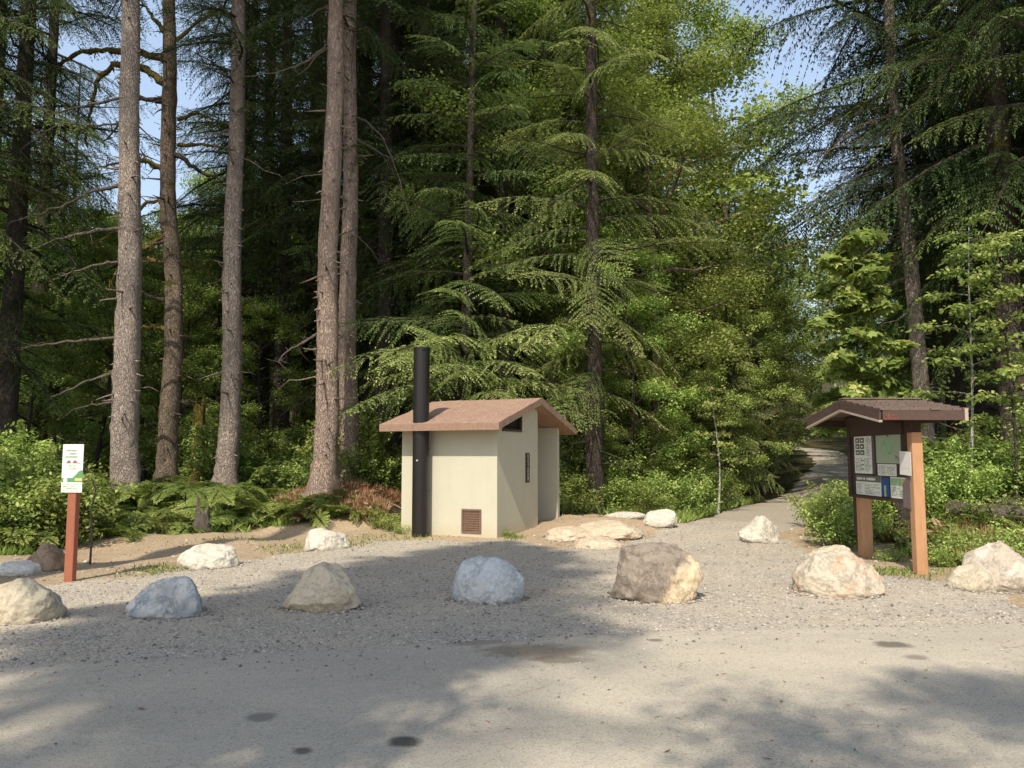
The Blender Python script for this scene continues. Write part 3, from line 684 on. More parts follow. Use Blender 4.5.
T1, _ = big_tree('conifer_tree', 'tall straight scaly-barked conifer with pale dead branches, second trunk behind the white sign', (131, 457), 19.5, (130, 0), .33, M['bark'], 41, crown=(14, 4, 60), dead=8)
T2, _ = big_tree('conifer_tree', 'dark mossy conifer trunk with curving moss-hung branches, just right of the straight pale trunk', (172, 447), 22, (170, 0), .28, M['bark_moss'], 42, crown=(14.5, 4, 60), dead=8, wig=((6, .12), (9, -.08)))
T3, _ = big_tree('conifer_tree', 'thick grey shaded conifer trunk standing in ferns left of the root mound', (229, 458), 22, (240, 0), .30, M['bark'], 43, crown=(11.5, 4.2, 75), dead=10)
T4, _ = big_tree('conifer_tree', 'tall reddish-brown conifer with flared roots on the dirt mound left of the restroom', (324, 498), 19.6, (337, 0), .29, M['bark_warm'], 44, crown=(12.5, 3.8, 60), flare=.34, dead=8)
T5, _ = big_tree('conifer_tree', 'conifer trunk standing tight behind the reddish flared-root trunk', (349, 480), 21.2, (351, 0), .26, M['bark_warm'], 45, crown=(12.5, 4, 60), dead=8)
T6, _ = big_tree('spruce_tree', 'slender leaning spruce with drooping bare branches behind the information kiosk', (929, 440), 23, (887, 0), .24, M['bark'], 46, crown=(8.2, 6.3, 105), tb=.0, bank=SPR_H, cm='spruce', dead=8, wig=((7, -.1),))

W = M['deadwood']; MO = M['moss']
for pts, r in (([(122, 186), (95, 190), (60, 207), (14, 222)], .045), ([(124, 228), (80, 234), (50, 240), (20, 257)], .045), ([(122, 262), (95, 265), (60, 275)], .035),
               ([(120, 337), (75, 341), (40, 345), (16, 350)], .04), ([(118, 371), (90, 380), (52, 397)], .04), ([(118, 402), (95, 405), (72, 409)], .03),
               ([(124, 96), (90, 105), (25, 120)], .035), ([(128, 122), (100, 126), (60, 122), (20, 150)], .03)):
    branch_part(T1, pts, 19.5, random.uniform(-.6, 1.0), r*1.2, W)
for pts, r in (([(166, 60), (130, 52), (105, 48), (84, 52), (65, 58), (40, 84), (42, 98)], .07), ([(166, 84), (140, 66), (120, 60), (100, 75), (90, 110), (86, 140)], .08),
               ([(168, 100), (140, 98), (125, 110), (108, 140)], .06), ([(168, 170), (150, 165), (140, 150)], .05), ([(176, 155), (200, 172), (225, 182)], .05),
               ([(168, 172), (145, 160), (120, 162), (95, 168)], .05), ([(166, 235), (145, 248), (120, 262), (106, 300)], .055), ([(178, 145), (205, 144), (235, 150)], .045),
               ([(166, 265), (150, 258), (140, 262)], .05), ([(166, 300), (152, 298), (140, 290)], .05), ([(166, 330), (150, 326), (138, 330)], .045), ([(178, 120), (195, 112), (215, 120)], .04),
               ([(168, 205), (150, 200), (120, 230), (90, 245)], .045), ([(176, 262), (195, 270), (207, 262)], .035), ([(172, 40), (155, 20), (140, 0)], .06), ([(176, 40), (200, 20), (222, 8)], .045)):
    branch_part(T2, pts, 22, random.uniform(-.8, .8), r*1.5, MO if random.random() < .75 else M['bark_dark'])
for pts, r in (([(326, 47), (305, 62), (280, 72), (244, 77)], .035), ([(330, 5), (310, 15), (288, 27)], .03), ([(317, 334), (300, 345), (285, 352), (278, 362)], .035)):
    branch_part(T4, pts, 19.6, .5, r, W)
for pts, r in (([(352, 115), (368, 122), (385, 140), (398, 175), (410, 218)], .03), ([(354, 30), (352, 60), (351, 82)], .02), ([(352, 232), (368, 246), (378, 260)], .02), ([(354, 138), (375, 150), (392, 158)], .04)):
    branch_part(T5, pts, 21.2, .8, r, W)
rr_ = g(77)
for k in range(26):
    y0 = rr_.uniform(105, 300); x0 = 889+(y0/440)*40-3; l = rr_.uniform(40, 110)*(1.1-.3*(y0/300)); dr = rr_.uniform(.25, .9)
    sgn = -1 if rr_.random() < .82 else .5
    branch_part(T6, [(x0, y0), (x0+sgn*l*.45, y0+l*dr*.25), (x0+sgn*l*.8, y0+l*dr*.6), (x0+sgn*l, y0+l*dr)], 23, rr_.uniform(-2, 2.5), rr_.uniform(.02, .035), W if rr_.random() < .45 else M['bark_moss'])

# ------------------------------------------------------------------ forest, near rows
GF = 'conifers of the forest behind'
rs = random.Random(5)
ctr_rg = g(51)
# central lit hemlock right of the restroom
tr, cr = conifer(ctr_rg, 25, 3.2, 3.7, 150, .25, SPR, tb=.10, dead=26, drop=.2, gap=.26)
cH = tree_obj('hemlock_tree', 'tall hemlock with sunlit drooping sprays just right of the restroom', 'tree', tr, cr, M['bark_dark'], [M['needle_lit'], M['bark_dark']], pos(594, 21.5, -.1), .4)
# hemlock whose low boughs hang over the restroom roof
rg = g(52); tr, cr = MB(), MB(); zz = np.linspace(0, 24, 12); P = np.stack([.02*zz, 0*zz, zz], -1); trunk_mesh(tr, P, .16, .03, rg, flare=.06)
for i in range(96):
    u = i/96; z = 2.9+(23-2.9)*u**1.25; a = i*2.399+rg.normal(0, .3); Lb = (3.5*(1-u)**.7+.5)*rg.uniform(.75, 1.1)
    put_spray(cr, SPR, Lb, np.array([.02*z, 0, z]), a, rg.normal(.0, .12)+.25*u, rg, tb=-.30+.36*(1-u)+rg.normal(0, .06))  # tint darkens with height: shade of the upper boughs put into their colour
for i, a in enumerate([-2.75, -2.35, -1.95, -1.57, -1.2, -.85, -.45, -2.6, -1.8, -1.0, -.6, -2.15, -1.4]):      # the low skirt, sunlight put into its lighter tint
    put_spray(cr, SPR, rg.uniform(2.8, 3.9), np.array([.08, 0, 3.8+rg.uniform(-.5, 1.2)]), a+rg.normal(0, .1), rg.uniform(.0, .2), rg, tb=.24)
tree_obj('hemlock_tree', 'hemlock with low layered boughs hanging over the restroom roof', 'tree', tr, cr, M['bark_dark'], [M['needle_lit'], M['bark_dark']], pos(462, 21.6, -.05))

def F_(key, px, Y, sc, label, group=GF, **kw):
    if key in ('fir1', 'fir2'): sc = (sc*1.15, sc*1.15, sc*1.45)
    put(key, px, Y, sc, label, group, **kw)
LB = {'l': 'dark hemlock at the left edge of the forest behind the ferns', 'c': 'dark shaded hemlock in the dense forest behind the restroom',
      'm': 'hemlock in the forest between the restroom and the trail', 'r': 'tall dark conifer in the shaded forest behind the kiosk'}
F_('fir1', 8, 21.5, .85, 'dark full-crowned hemlock at the far left edge of the photo beside the leafy bank', 'conifers at the left edge')
F_('fir2', -60, 19, 1.0, LB['l'], 'conifers at the left edge'); F_('fir1', -130, 26, 1.0, LB['l'], 'conifers at the left edge')
for px, Y, k, s in ((282, 27, 'fir2', 1.0), (392, 26, 'fir1', .95), (430, 29, 'fir2', 1.1), (488, 26.5, 'fir1', 1.0), (535, 28, 'fir2', 1.15), (360, 30, 'fir1', 1.1),
                    (560, 25.5, 'fir2', .9), (310, 33, 'fir1', 1.1), (455, 34, 'fir1', 1.15), (520, 36, 'fir1', 1.1), (405, 38, 'fir2', 1.3), (575, 33, 'fir1', 1.05), (250, 34, 'fir2', 1.05)):
    F_(k, px, Y, s, LB['c'], 'dark conifers behind the restroom')
for px, Y, k, s in ((1012, 19.5, 'fir1', 1.0), (985, 25, 'fir1', 1.05), (1070, 18, 'fir2', 1.1), (955, 28, 'fir2', 1.15), (1045, 27, 'spruce1', 1.0), (1120, 22, 'fir1', 1.0), (1000, 33, 'fir1', 1.2),
                    (1150, 30, 'fir1', 1.1), (930, 35, 'fir1', 1.1), (1190, 18, 'fir2', 1.0)):
    F_(k, px, Y, s, LB['r'], 'dark conifers behind the kiosk')
for px, Y, k, s in ((640, 29, 'hem', 1.0), (700, 30, 'young', 1.0), (735, 34, 'hem', .9), (758, 38, 'hem', .95), (668, 36, 'hem', 1.05), (728, 27.5, 'young', .7)):
    F_(k, px, Y, s, 'sunlit young hemlock with yellow-green boughs left of the trail', 'young hemlocks beside the trail')

for px, Y, k, s in ((35, 27, 'fir1', .8), (225, 29, 'fir2', 1.0), (262, 31, 'fir1', .9), (-20, 30, 'fir1', .95)):
    F_(k, px, Y, s, 'dark hemlock standing behind the left group of big trunks', 'conifers behind the left trunks')
for px, Y, k, s in ((330, 25, 'fir2', .95), (385, 23.6, 'fir2', .9), (420, 24.5, 'fir1', .9), (510, 24, 'fir2', 1.0), (475, 31, 'fir1', 1.1), (545, 31, 'fir1', 1.1)):
    F_(k, px, Y, s, LB['c'], 'dark conifers behind the restroom')
# leafy trees
for px, Y, k, s in ((50, 24.5, 'alder2', .8), (95, 26, 'alder2', .85), (150, 28, 'alder2', .8), (192, 26.5, 'alder2', .7), (268, 25.5, 'alder2', .6), (22, 23.0, 'alder2', .55), (60, 30, 'alder2', 1.0), (105, 34, 'alder', .72), (165, 37, 'alder2', 1.15), (205, 31, 'alder2', .9), (20, 36, 'alder', .85), (255, 40, 'alder', .8), (-30, 31, 'alder2', 1.1), (130, 44, 'alder', .85), (290, 45, 'alder', .9)):
    F_(k, px, Y, s, 'light green leafy alder in the background left of the restroom', 'alders behind the left trunks')
for px, Y, k, s in ((625, 26, 'alder2', .62), (680, 25.5, 'alder2', .55), (720, 31, 'alder2', .8), (655, 32, 'alder2', .95), (762, 33, 'alder2', .85), (600, 38, 'alder', .95), (690, 42, 'alder', .95), (760, 45, 'alder', .8), (640, 23.5, 'alder2', .42),
                    (648, 36, 'alder', 1.45), (718, 39, 'alder', 1.5), (625, 30, 'alder', 1.25), (745, 44, 'alder', 1.1), (730, 27, 'alder2', .6), (558, 24.8, 'alder', 1.1), (652, 24.2, 'alder', .95), (622, 23.2, 'alder2', .75), (575, 22.8, 'alder2', .5)):
    F_(k, px, Y, s, 'green leafy tree standing among the undergrowth beside the trail', 'leafy trees beside the trail')
F_('maple', 668, 33, 1.25, 'big leafy maple with sky showing through its high crown, centre right', 'tall maples', dz=0)
F_('maple', 610, 37, 1.35, 'tall maple rising between the restroom and the trail', 'tall maples')

# far forest
LF = 'distant tree of the far forest seen through the gaps'
k = 0
for Yr in (48, 56, 66, 78, 92):
    step = 44 if Yr < 60 else 38
    for px in range(-160, 1190, step):
        p = px+rs.uniform(-14, 14); Y = Yr+rs.uniform(-3.5, 3.5)
        x = (p-512)/F*Y
        if seg_dist(np.array([x]), np.array([Y]), PATH)[0] < 2.6: continue
        if 790 < p < 862 and Y < 70: continue
        lim = 30.0
        if 110 < p < 205: lim = Y*.36
        elif 640 < p < 735: lim = Y*.40
        elif 735 <= p < 850: lim = Y*.40
        kind = rs.choice(['fir1', 'fir2', 'alder', 'alder', 'fir1', 'maple']) if not (60 < p < 320 or 600 < p < 860) else rs.choice(['alder', 'alder2', 'alder', 'maple', 'fir2'])
        hh = {'fir1': 27, 'fir2': 23, 'alder': 17, 'alder2': 11, 'maple': 15}[kind]; h = Hs(x, Y)
        s = min(rs.uniform(.95, 1.4), max(.35, (lim-h)/hh))
        zone = 'left of the big trunks' if p < 260 else ('behind the restroom' if p < 600 else ('beyond the trail' if p < 880 else 'behind the kiosk'))
        use(kind, (x, Y, h-.1), rs.uniform(0, 6.28), s, ('distant %s of the far forest %s' % ({'f': 'conifer', 'a': 'leafy tree', 'm': 'maple'}[kind[0]], zone)), 'far forest %s' % zone); k += 1

# sides, for light and for other viewpoints
for x, y, kd in ((-17, 12, 'fir1'), (-20, 17, 'alder'), (-24, 7, 'fir2'), (17, 13, 'fir1'), (20, 9, 'fir2'), (23, 17, 'fir1'), (17.5, 20, 'alder')):
    use(kd, (x, y, Hs(x, y)), rs.uniform(0, 6), 1.0, 'tree at the %s side of the clearing outside the photo' % ('left' if x < 0 else 'right'), 'trees at the %s side' % ('left' if x < 0 else 'right'))

# trees on the near side of the road: their shade falls over the parking area and gravel
def shade(key, tx, ty, hc, sc, label):       # (tx,ty) where the shadow of height hc lands
    k_ = SUN/abs(SUN[2]); x, y = tx-k_[0]*hc, ty-k_[1]*hc
    return use(key, (x, y, 0), rs.uniform(0, 6), sc, label, 'trees across the road')
LS = 'tall tree across the road whose shade falls on the asphalt'
rgd = g(99); SPRD = {k: [spray(k, rgd, sub=.10, ql=.22, qw=.085, dens=.8) for _ in range(3)] for k in (1.0, 1.8, 2.8, 4.0)}
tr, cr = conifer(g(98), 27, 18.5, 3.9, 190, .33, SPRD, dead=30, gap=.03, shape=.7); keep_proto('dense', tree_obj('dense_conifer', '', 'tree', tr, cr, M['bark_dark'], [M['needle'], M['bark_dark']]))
shade('dense', -.1, 14.7, 27, (.62, .62, 1.0), LS); shade('dense', .4, 13.9, 27, (.62, .62, 1.0), LS); shade('fir1', 1.2, 12.4, 27, (.9, .9, 1.0), LS)
shade('alder', 3.6, 2.9, 12, .9, LS); 
tr, cr = broadleaf(g(97), 15, 4.8, 5.0, 14, 4, 1, 20, .20, .16, crad=.40); keep_proto('lacy', tree_obj('alder_tree', '', 'tree', tr, cr, M['bark_moss'], [M['leaf'], M['bark_moss']]))
shade('lacy', -2.0, 4.4, 11, .75, LS); shade('lacy', -.6, 3.4, 10, .8, LS)
def add_shade_tree(x, y, seed, label, R=4.3):  # out-of-view conifer added so its high crown darkens the forest
    tr, cr = conifer(g(seed), 43, 27.5, R, 120, .45, SPR, dead=10, shape=.6, gap=.03)
    tree_obj('shade_conifer', label, 'tree', tr, cr, M['bark_dark'], [M['needle'], M['bark_dark']], (x, y, 0))
add_shade_tree(-12.8, 2.2, 81, 'unseen giant conifer added left of the viewpoint to shade the forest behind the restroom')
add_shade_tree(-9.2, 2.6, 82, 'unseen giant conifer added left of the viewpoint to shade the trees behind the vent pipe')
add_shade_tree(9.0, .8, 83, 'unseen giant conifer added right of the viewpoint to shade the forest behind the kiosk')

# ------------------------------------------------------------------ saplings and shrubs
def sapling(name, label, seed, base, Y, top, ncl, nleaf, size, mat, bark, spread, lobed, cb=.35, r0=.035):
    rg = g(seed); x0 = (base[0]-512)/F*Y; B = np.array([x0, Y, Hs(x0, Y)-.05]); T = A(top[0], top[1], Y)-B
    tr, cr = MB(), MB(); s = np.linspace(0, 1, 10)[:, None]; P = T*s+np.array([.12, .1, 0])*np.sin(s*5); trunk_mesh(tr, P, r0, .008, rg, n=8, rings=24, flare=.01); C = []
    for i in range(ncl):
        u = cb+(1-cb)*(i+rg.random())/ncl; p = np.array([np.interp(u, s[:, 0], P[:, k]) for k in range(3)]); a = i*2.4
        l = spread*(1.1-u*.75)*rg.uniform(.6, 1.15); d = np.array([math.cos(a), math.sin(a), rg.uniform(.1, .5)])
        q = np.linspace(0, 1, 5)[:, None]; b = p+d*l*q+np.array([0, 0, -.28*l])*q*q; cr.tube(b, np.linspace(.012, .004, 5), 4, 1, cap=False)
        for v in (.35, .6, .8, 1.0): C.append([np.interp(v, q[:, 0], b[:, k]) for k in range(3)])
    leaf_cluster(cr, np.array(C), nleaf, .27, size, rg, .12, flat=.35, lobed=lobed)
    return tree_obj(name, label, 'tree', tr, cr, bark, [mat, bark], B)
sapling('maple_sapling', 'young bigleaf maple with broad bright leaves just behind the kiosk roof', 61, (852, 440), 17.5, (858, 238), 30, 26, .20, M['maple'], M['bark_dark'], 1.5, True, .3)
sapling('alder_sapling', 'slim white-stemmed sapling with sparse leaves right of the kiosk', 63, (963, 470), 15.5, (972, 225), 24, 26, .095, M['maple'], M['pale_bark'], 1.5, False, .38, .035)
sapling('alder_sapling', 'thin leafy sapling at the right edge of the photo', 64, (1012, 470), 14.5, (1000, 240), 22, 28, .09, M['maple'], M['bark_dark'], 1.1, False, .3)
sapling('alder_sapling', 'slender pale sapling in the undergrowth left of the trail', 65, (716, 480), 22.5, (712, 360), 14, 26, .09, M['leaf'], M['pale_bark'], 1.0, False, .3, .03)

def ok(x, y, m=.35):
    return poly_sd(np.array([x]), np.array([y]), DIRT)[0] < -m and seg_dist(np.array([x]), np.array([y]), PATH)[0] > 1.6+m
def scatter(keys, n, px0, px1, Y0, Y1, s0, s1, label, group, m=.35, seed=1):
    r = random.Random(seed); c = 0; tries = 0
    while c < n and tries < n*30:
        tries += 1; px = r.uniform(px0, px1); Y = r.uniform(Y0, Y1); x, y, z = pos(px, Y)
        if not ok(x, y, m): continue
        if -3.2 < x < 2.6 and Y < 20.8: continue
        if 790 < px < 860 and Y > 22 and Y < 60 and seg_dist(np.array([x]), np.array([y]), PATH)[0] < 3.0: continue
        if 775 < px < 858 and 19 < Y < 46: continue
        use(r.choice(keys), (x, y, z-.05), r.uniform(0, 6.28), r.uniform(s0, s1), label, group, (r.uniform(-.2, .2), r.uniform(-.2, .2))); c += 1
scatter(['shrubA', 'shrubB', 'shrubA'], 44, 590, 800, 20.0, 31, .6, 1.05, 'bright green leafy shrub in the undergrowth left of the trail', 'shrubs left of the trail', .9, 2)
scatter(['shrubC', 'shrubA'], 34, 560, 800, 19.5, 27, .55, .9, 'low leafy shrub at the front edge of the undergrowth left of the trail', 'low shrubs left of the trail', .3, 3)
scatter(['shrubA', 'shrubB', 'shrubD'], 26, 905, 1090, 14.2, 21, .55, .95, 'leafy shrub on the bank right of the kiosk', 'shrubs right of the kiosk', .8, 4)
scatter(['shrubC', 'fernA'], 26, 870, 1060, 12.0, 15, .5, .85, 'low green plant on the bank behind the kiosk posts', 'low plants behind the kiosk', .3, 5)
scatter(['shrubA', 'shrubC', 'shrubD'], 14, 850, 900, 15.5, 24, .5, .8, 'leafy shrub seen under the kiosk roof', 'shrubs behind the kiosk', .5, 6)
scatter(['bracken', 'fernB', 'fernA', 'bracken'], 72, -60, 285, 12.5, 21, .6, 1.0, 'bright green fern in the fern bank below the big trunks', 'ferns in the left bank', .45, 7)
scatter(['bracken', 'fernB'], 14, 60, 230, 17.3, 19.4, 1.1, 1.35, 'tall fern standing in front of the big trunk bases', 'tall ferns before the trunks', .4, 17)
scatter(['bracken', 'fernB', 'bracken'], 18, 85, 262, 18.4, 21.2, .75, 1.0, 'dark leafy plant crowded against the bases of the big trunks', 'plants at the trunk bases', .4, 19)
scatter(['fernB', 'fernA'], 30, 110, 330, 15.5, 19, .7, 1.0, 'arching fern along the front edge of the fern bank', 'ferns edging the left bank', .1, 8)
scatter(['shrubA', 'shrubB', 'shrubC'], 26, -70, 70, 12.6, 19, .6, 1.0, 'leafy green shrub at the left edge behind the boulders', 'shrubs at the left edge', .5, 9)
scatter(['shrubA', 'shrubB', 'shrubD'], 26, 180, 400, 21.5, 28, .6, 1.0, 'leafy shrub in the shade between the big trunks', 'shrubs between the trunks', .5, 10)
scatter(['shrubA', 'shrubC', 'fernA'], 22, 350, 600, 20.9, 24, .6, .95, 'leafy plant in the shade around the restroom', 'plants around the restroom', .2, 11)
scatter(['shrubB', 'shrubA'], 40, -100, 560, 26, 44, .9, 1.4, 'tall shrub in the dim understory among the trunks', 'understory shrubs left', .5, 12)
scatter(['shrubB', 'shrubA'], 34, 560, 1120, 28, 60, .9, 1.5, 'tall shrub in the understory beyond the trail bend', 'understory shrubs right', 1.2, 13)
scatter(['fern_dead', 'fern_dead', 'fernA'], 26, 290, 400, 17.4, 20.6, .5, .9, 'dry brown fern clump on the root mound', 'dry ferns on the mound', .0, 14)
scatter(['fern_dead', 'shrubC'], 14, 880, 960, 12.3, 15.5, .5, .8, 'dry brown plant on the bank behind the kiosk', 'dry plants behind the kiosk', .2, 15)
for px, Y, s in ((404, 16.7, .35), (398, 17.2, .5), (508, 16.0, .22), (420, 16.55, .22), (386, 17.6, .55), (563, 20.6, .8), (575, 20.9, .8)):
    p = pos(px, Y); use('shrubC', p, rs.uniform(0, 6), s, 'small weed growing against the restroom wall', 'weeds around the restroom base')
for px, Y, s in ((829, 14.2, .85), (838, 14.9, 1.0), (820, 16.3, .9), (845, 16.0, 1.0), (812, 18.2, .9), (884, 12.4, .45), (938, 11.9, .5), (950, 12.1, .55), (930, 12.6, .6)):
    p = pos(px, Y); use('shrubC' if s < .8 else 'shrubA', p, rs.uniform(0, 6), s*.72, 'green bush by the kiosk posts', 'bushes at the kiosk posts')

# grass and low ground cover: stuff
def grass(name, n, region, label, hgt=.22, seed=1, mat='grass', cat='grass'):
    rg = np.random.default_rng(seed); mb = []; P = []
    while len(P) < n:
        px = rg.uniform(region[0], region[1], 3000); Y = rg.uniform(region[2], region[3], 3000); x = (px-512)/F*Y
        d = poly_sd(x, Y, DIRT)+.5*wob(x, Y, 1.9, 7); dp = seg_dist(x, Y, PATH)
        k_ = (d < -.05) & (d > -region[4]) & (dp > 1.35) & (wob(x, Y, 2.3, seed) > -.35) & ~((x > -2.9) & (x < 2.4) & (Y < 20.3)) ; P += list(zip(x[k_], Y[k_]))
    P = np.array(P[:n]); z = H(P[:, 0], P[:, 1]); B = np.stack([P[:, 0], P[:, 1], z-.02], -1)
    d = unit(np.stack([rg.normal(0, .5, n), rg.normal(0, .5, n), np.ones(n)], -1)); s = unit(np.cross(d, rg.normal(0, 1, (n, 3))))
    ln = hgt*rg.uniform(.4, 1.3, n); Q = diamonds(B, d, s, ln, .016+.02*rg.random(n))
    t = np.clip(rg.normal(.5, .22, n)+.3*wob(P[:, 0], P[:, 1], 1.1, 9), 0, 1)
    o = link(name, mesh_from(name, Q.reshape(-1, 3), np.arange(4*n).reshape(n, 4), None, np.repeat(t, 4)), M[mat]); return tag(o, label, cat, kind='stuff')
grass('grass', 14000, (-40, 400, 12, 19, 2.6), 'short green grass along the edge of the fern bank', .2, 1)
grass('grass', 12000, (560, 860, 15, 40, 2.8), 'fresh grass along the edges of the trail', .26, 2)
grass('grass', 9000, (860, 1060, 11, 16, 3.5), 'rough grass on the bank behind the kiosk', .24, 3)
grass('dead_litter', 9000, (280, 405, 16.5, 21, 3.0), 'dead brown fern litter over the root mound', .28, 4, 'deadfern', 'litter')
grass('dead_litter', 7000, (860, 1060, 11, 17, 4.5), 'dead brown litter over the bank behind the kiosk', .26, 5, 'deadfern', 'litter')
def tufts(label, spots, n, seed):
    rg = np.random.default_rng(seed); B = []
    for px, py, r, k_ in spots:
        c = G(px, py); q = rg.normal(0, 1, (int(n*k_), 2))*r; B.append(np.stack([c[0]+q[:, 0], c[1]+q[:, 1]*1.2], -1))
    P = np.concatenate(B); z = H(P[:, 0], P[:, 1]); m = len(P); B = np.stack([P[:, 0], P[:, 1], z-.01], -1)
    d = unit(np.stack([rg.normal(0, .7, m), rg.normal(0, .7, m), np.ones(m)], -1)); s = unit(np.cross(d, rg.normal(0, 1, (m, 3))))
    o = link('grass', mesh_from('grass', diamonds(B, d, s, rg.uniform(.03, .12, m), .01+.012*rg.random(m)).reshape(-1, 3), np.arange(4*m).reshape(m, 4), None, np.repeat(rg.random(m)*.8, 4)), M['grass']); return tag(o, label, 'grass', kind='stuff')
tufts('sparse small weeds sprouting from the bare dirt and gravel edge', [(160, 569, .25, 1), (295, 548, .3, .8), (515, 538, .12, .5), (500, 536, .1, .4), (345, 543, .3, .8), (425, 536, .3, .5), (235, 540, .4, .6), (380, 538, .4, .8), (870, 571, .2, .7), (895, 572, .2, .7), (935, 572, .3, 1)], 260, 8)

# ------------------------------------------------------------------ boulders
BL = []
def boulder(label, cx, cy_top, cy_bot, w, mat, seed, Yb=None, shape='round', depth=.85, skew=0., group='boulders lining the gravel', amp=.10, zoff=-.02):
    """cx, top and bottom rows and width as photographed; stands on the ground"""
    b = G(cx, cy_bot); Y = (b[1] if Yb is None else Yb)
    wd = w/F*Y*1.02; hz = Hs(b[0], Y) if Yb is not None else .0
    base = np.array([(cx-512)/F*Y, Y+wd*depth*.42, 0.]); base[2] = Hs(base[0], base[1])+zoff
    top = A(cx, cy_top, Y+wd*depth*.35)[2]-base[2]
    hgt = max(top, .12)
    import bmesh
    bm = bmesh.new(); bmesh.ops.create_icosphere(bm, subdivisions=6, radius=1.0)
    V = np.array([v.co[:] for v in bm.verts]); r = np.random.default_rng(seed)
    V = np.sign(V)*np.abs(V)**({'blocky': .62, 'round': .97}.get(shape, .92))
    nrm = []
    for i in range({'round': 4, 'angular': 13, 'blocky': 8, 'wedge': 9}[shape]):
        n = unit(r.normal(0, 1, 3)); n[2] = abs(n[2])*.9 if shape != 'blocky' else n[2]*.4
        n = unit(n); dlim = r.uniform(.66, .86) if shape in ('angular', 'wedge') else r.uniform(.80, .94)
        ex_ = V @ n-dlim; V = V-np.outer(np.maximum(ex_, 0)*.88, n)
    off = r.uniform(0, 50, 3)
    for i in range(len(V)):
        p = Vector(V[i]+off); q = mnoise.fractal(p*1.1, 1.0, 2.0, 4)*amp*1.15+mnoise.fractal(p*3.7, .8, 2.1, 5)*amp*.42-abs(mnoise.noise(p*2.1))*amp*.5+mnoise.fractal(p*11, .7, 2.2, 3)*amp*.13
        V[i] *= (1+q)
    mn, mx = V.min(0), V.max(0); V = (V-(mn+mx)/2)/((mx-mn)/2)
    if shape == 'wedge': V[:, 2] = V[:, 2]*(1-.42*np.clip(-(V[:, 0]-.35), 0, 1.4)*(V[:, 2] > 0))
    V[:, 0] += skew*(V[:, 2]+1)*.5
    V[:, 2] = np.where(V[:, 2] < 0, V[:, 2]*.55, V[:, 2])
    V *= np.array([wd/2, wd*depth/2, hgt/1.28]); V[:, 2] += hgt-0
    V[:, 2] += hgt-V[:, 2].max(); V *= np.array([1.0, 1.0, 1.0])
    for v, c in zip(bm.verts, V): v.co = c
    me = bpy.data.meshes.new('boulder'); bm.to_mesh(me); bm.free()
    me.polygons.foreach_set('use_smooth', np.ones(len(me.polygons), bool))
    BL.append((base[0], base[1], wd/2, wd*depth/2)); o = link('boulder', me, mat); o.location = base; return tag(o, label, 'boulder', group)
cream = rock_mat('cream granite', (.36, .31, .23), (.58, .52, .41), (.50, .39, .26), .58, 1)
cream2 = rock_mat('white granite', (.42, .39, .32), (.66, .61, .52), (.52, .44, .33), .6, 2)
blue = rock_mat('blue grey rock', (.23, .255, .28), (.44, .465, .485), (.62, .60, .56), .50, 3)
tanr = rock_mat('tan brown rock', (.46, .38, .27), (.70, .60, .45), (.44, .36, .26), .55, 4)
bluew = rock_mat('pale blue white rock', (.36, .38, .39), (.68, .69, .68), (.60, .57, .50), .6, 5)
duo = rock_mat('dark and tan rock', (.15, .125, .105), (.36, .30, .24), (.62, .49, .33), .38, 6, .7, side=1.1)
orange = rock_mat('cream rock with orange stain', (.36, .31, .24), (.60, .54, .43), (.48, .30, .19), .53, 7)
pits = rock_mat('white rock with dark pits', (.55, .52, .46), (.76, .73, .66), (.10, .09, .08), .62, 8, 2.2)
brown = rock_mat('brown earthy rock', (.22, .15, .10), (.40, .30, .22), (.17, .12, .08), .5, 9, 1, .5)
boulder('pale tan boulder cut off by the left edge of the photo', 15, 576, 626, 78, cream, 101, shape='angular')
boulder('blue-grey boulder with a sloping left side, second from the left in the front row', 161, 575, 620, 76, blue, 102, shape='angular', skew=.12)
boulder('pointed tan boulder with its peak at the right end', 321, 562, 614, 78, tanr, 1030, shape='wedge', depth=.8)
boulder('rounded pale blue-white boulder in front of the restroom', 488, 556, 606, 72, bluew, 104, shape='round')
boulder('blocky boulder dark on the left and tan on the right', 659, 542, 604, 92, duo, 105, shape='blocky', depth=.8)
boulder('cream boulder with an orange stain in front of the kiosk', 843, 551, 599, 88, orange, 106, shape='round', skew=.02)
boulder('small light boulder at the front of the right-hand rock pile', 973, 565, 592, 48, cream, 107, shape='round', group='rocks at the right edge')
boulder('large brown-grey boulder at the right edge of the photo', 1008, 541, 598, 80, rock_mat('grey brown granite', (.30, .25, .20), (.56, .49, .40), (.66, .63, .56), .6, 12), 108, shape='angular', group='rocks at the right edge', Yb=9.6)
boulder('low cream boulder on the dirt behind the blue-grey one', 206, 544, 570, 62, cream2, 109, shape='round', depth=.8)
boulder('small white boulder below the root mound', 325, 528, 551, 46, cream2, 110, shape='angular')
boulder('white boulder with dark pits at the left edge', 14, 561, 582, 52, pits, 111, shape='round', group='rocks at the left edge', Yb=10.9)
boulder('brown earthy rock behind the sign post', 46, 542, 572, 36, brown, 112, shape='angular', group='rocks at the left edge')
boulder('pale boulder at the end of the rocky hump beside the restroom', 660, 509, 533, 34, cream2, 113, shape='angular', group='rocks beside the restroom')
boulder('low pale rock between the hump and the undergrowth', 626, 512, 530, 44, cream2, 114, shape='round', group='rocks beside the restroom')
ledge = rock_mat('sandy ledge', (.44, .35, .25), (.62, .52, .39), (.40, .31, .21), .56, 13)
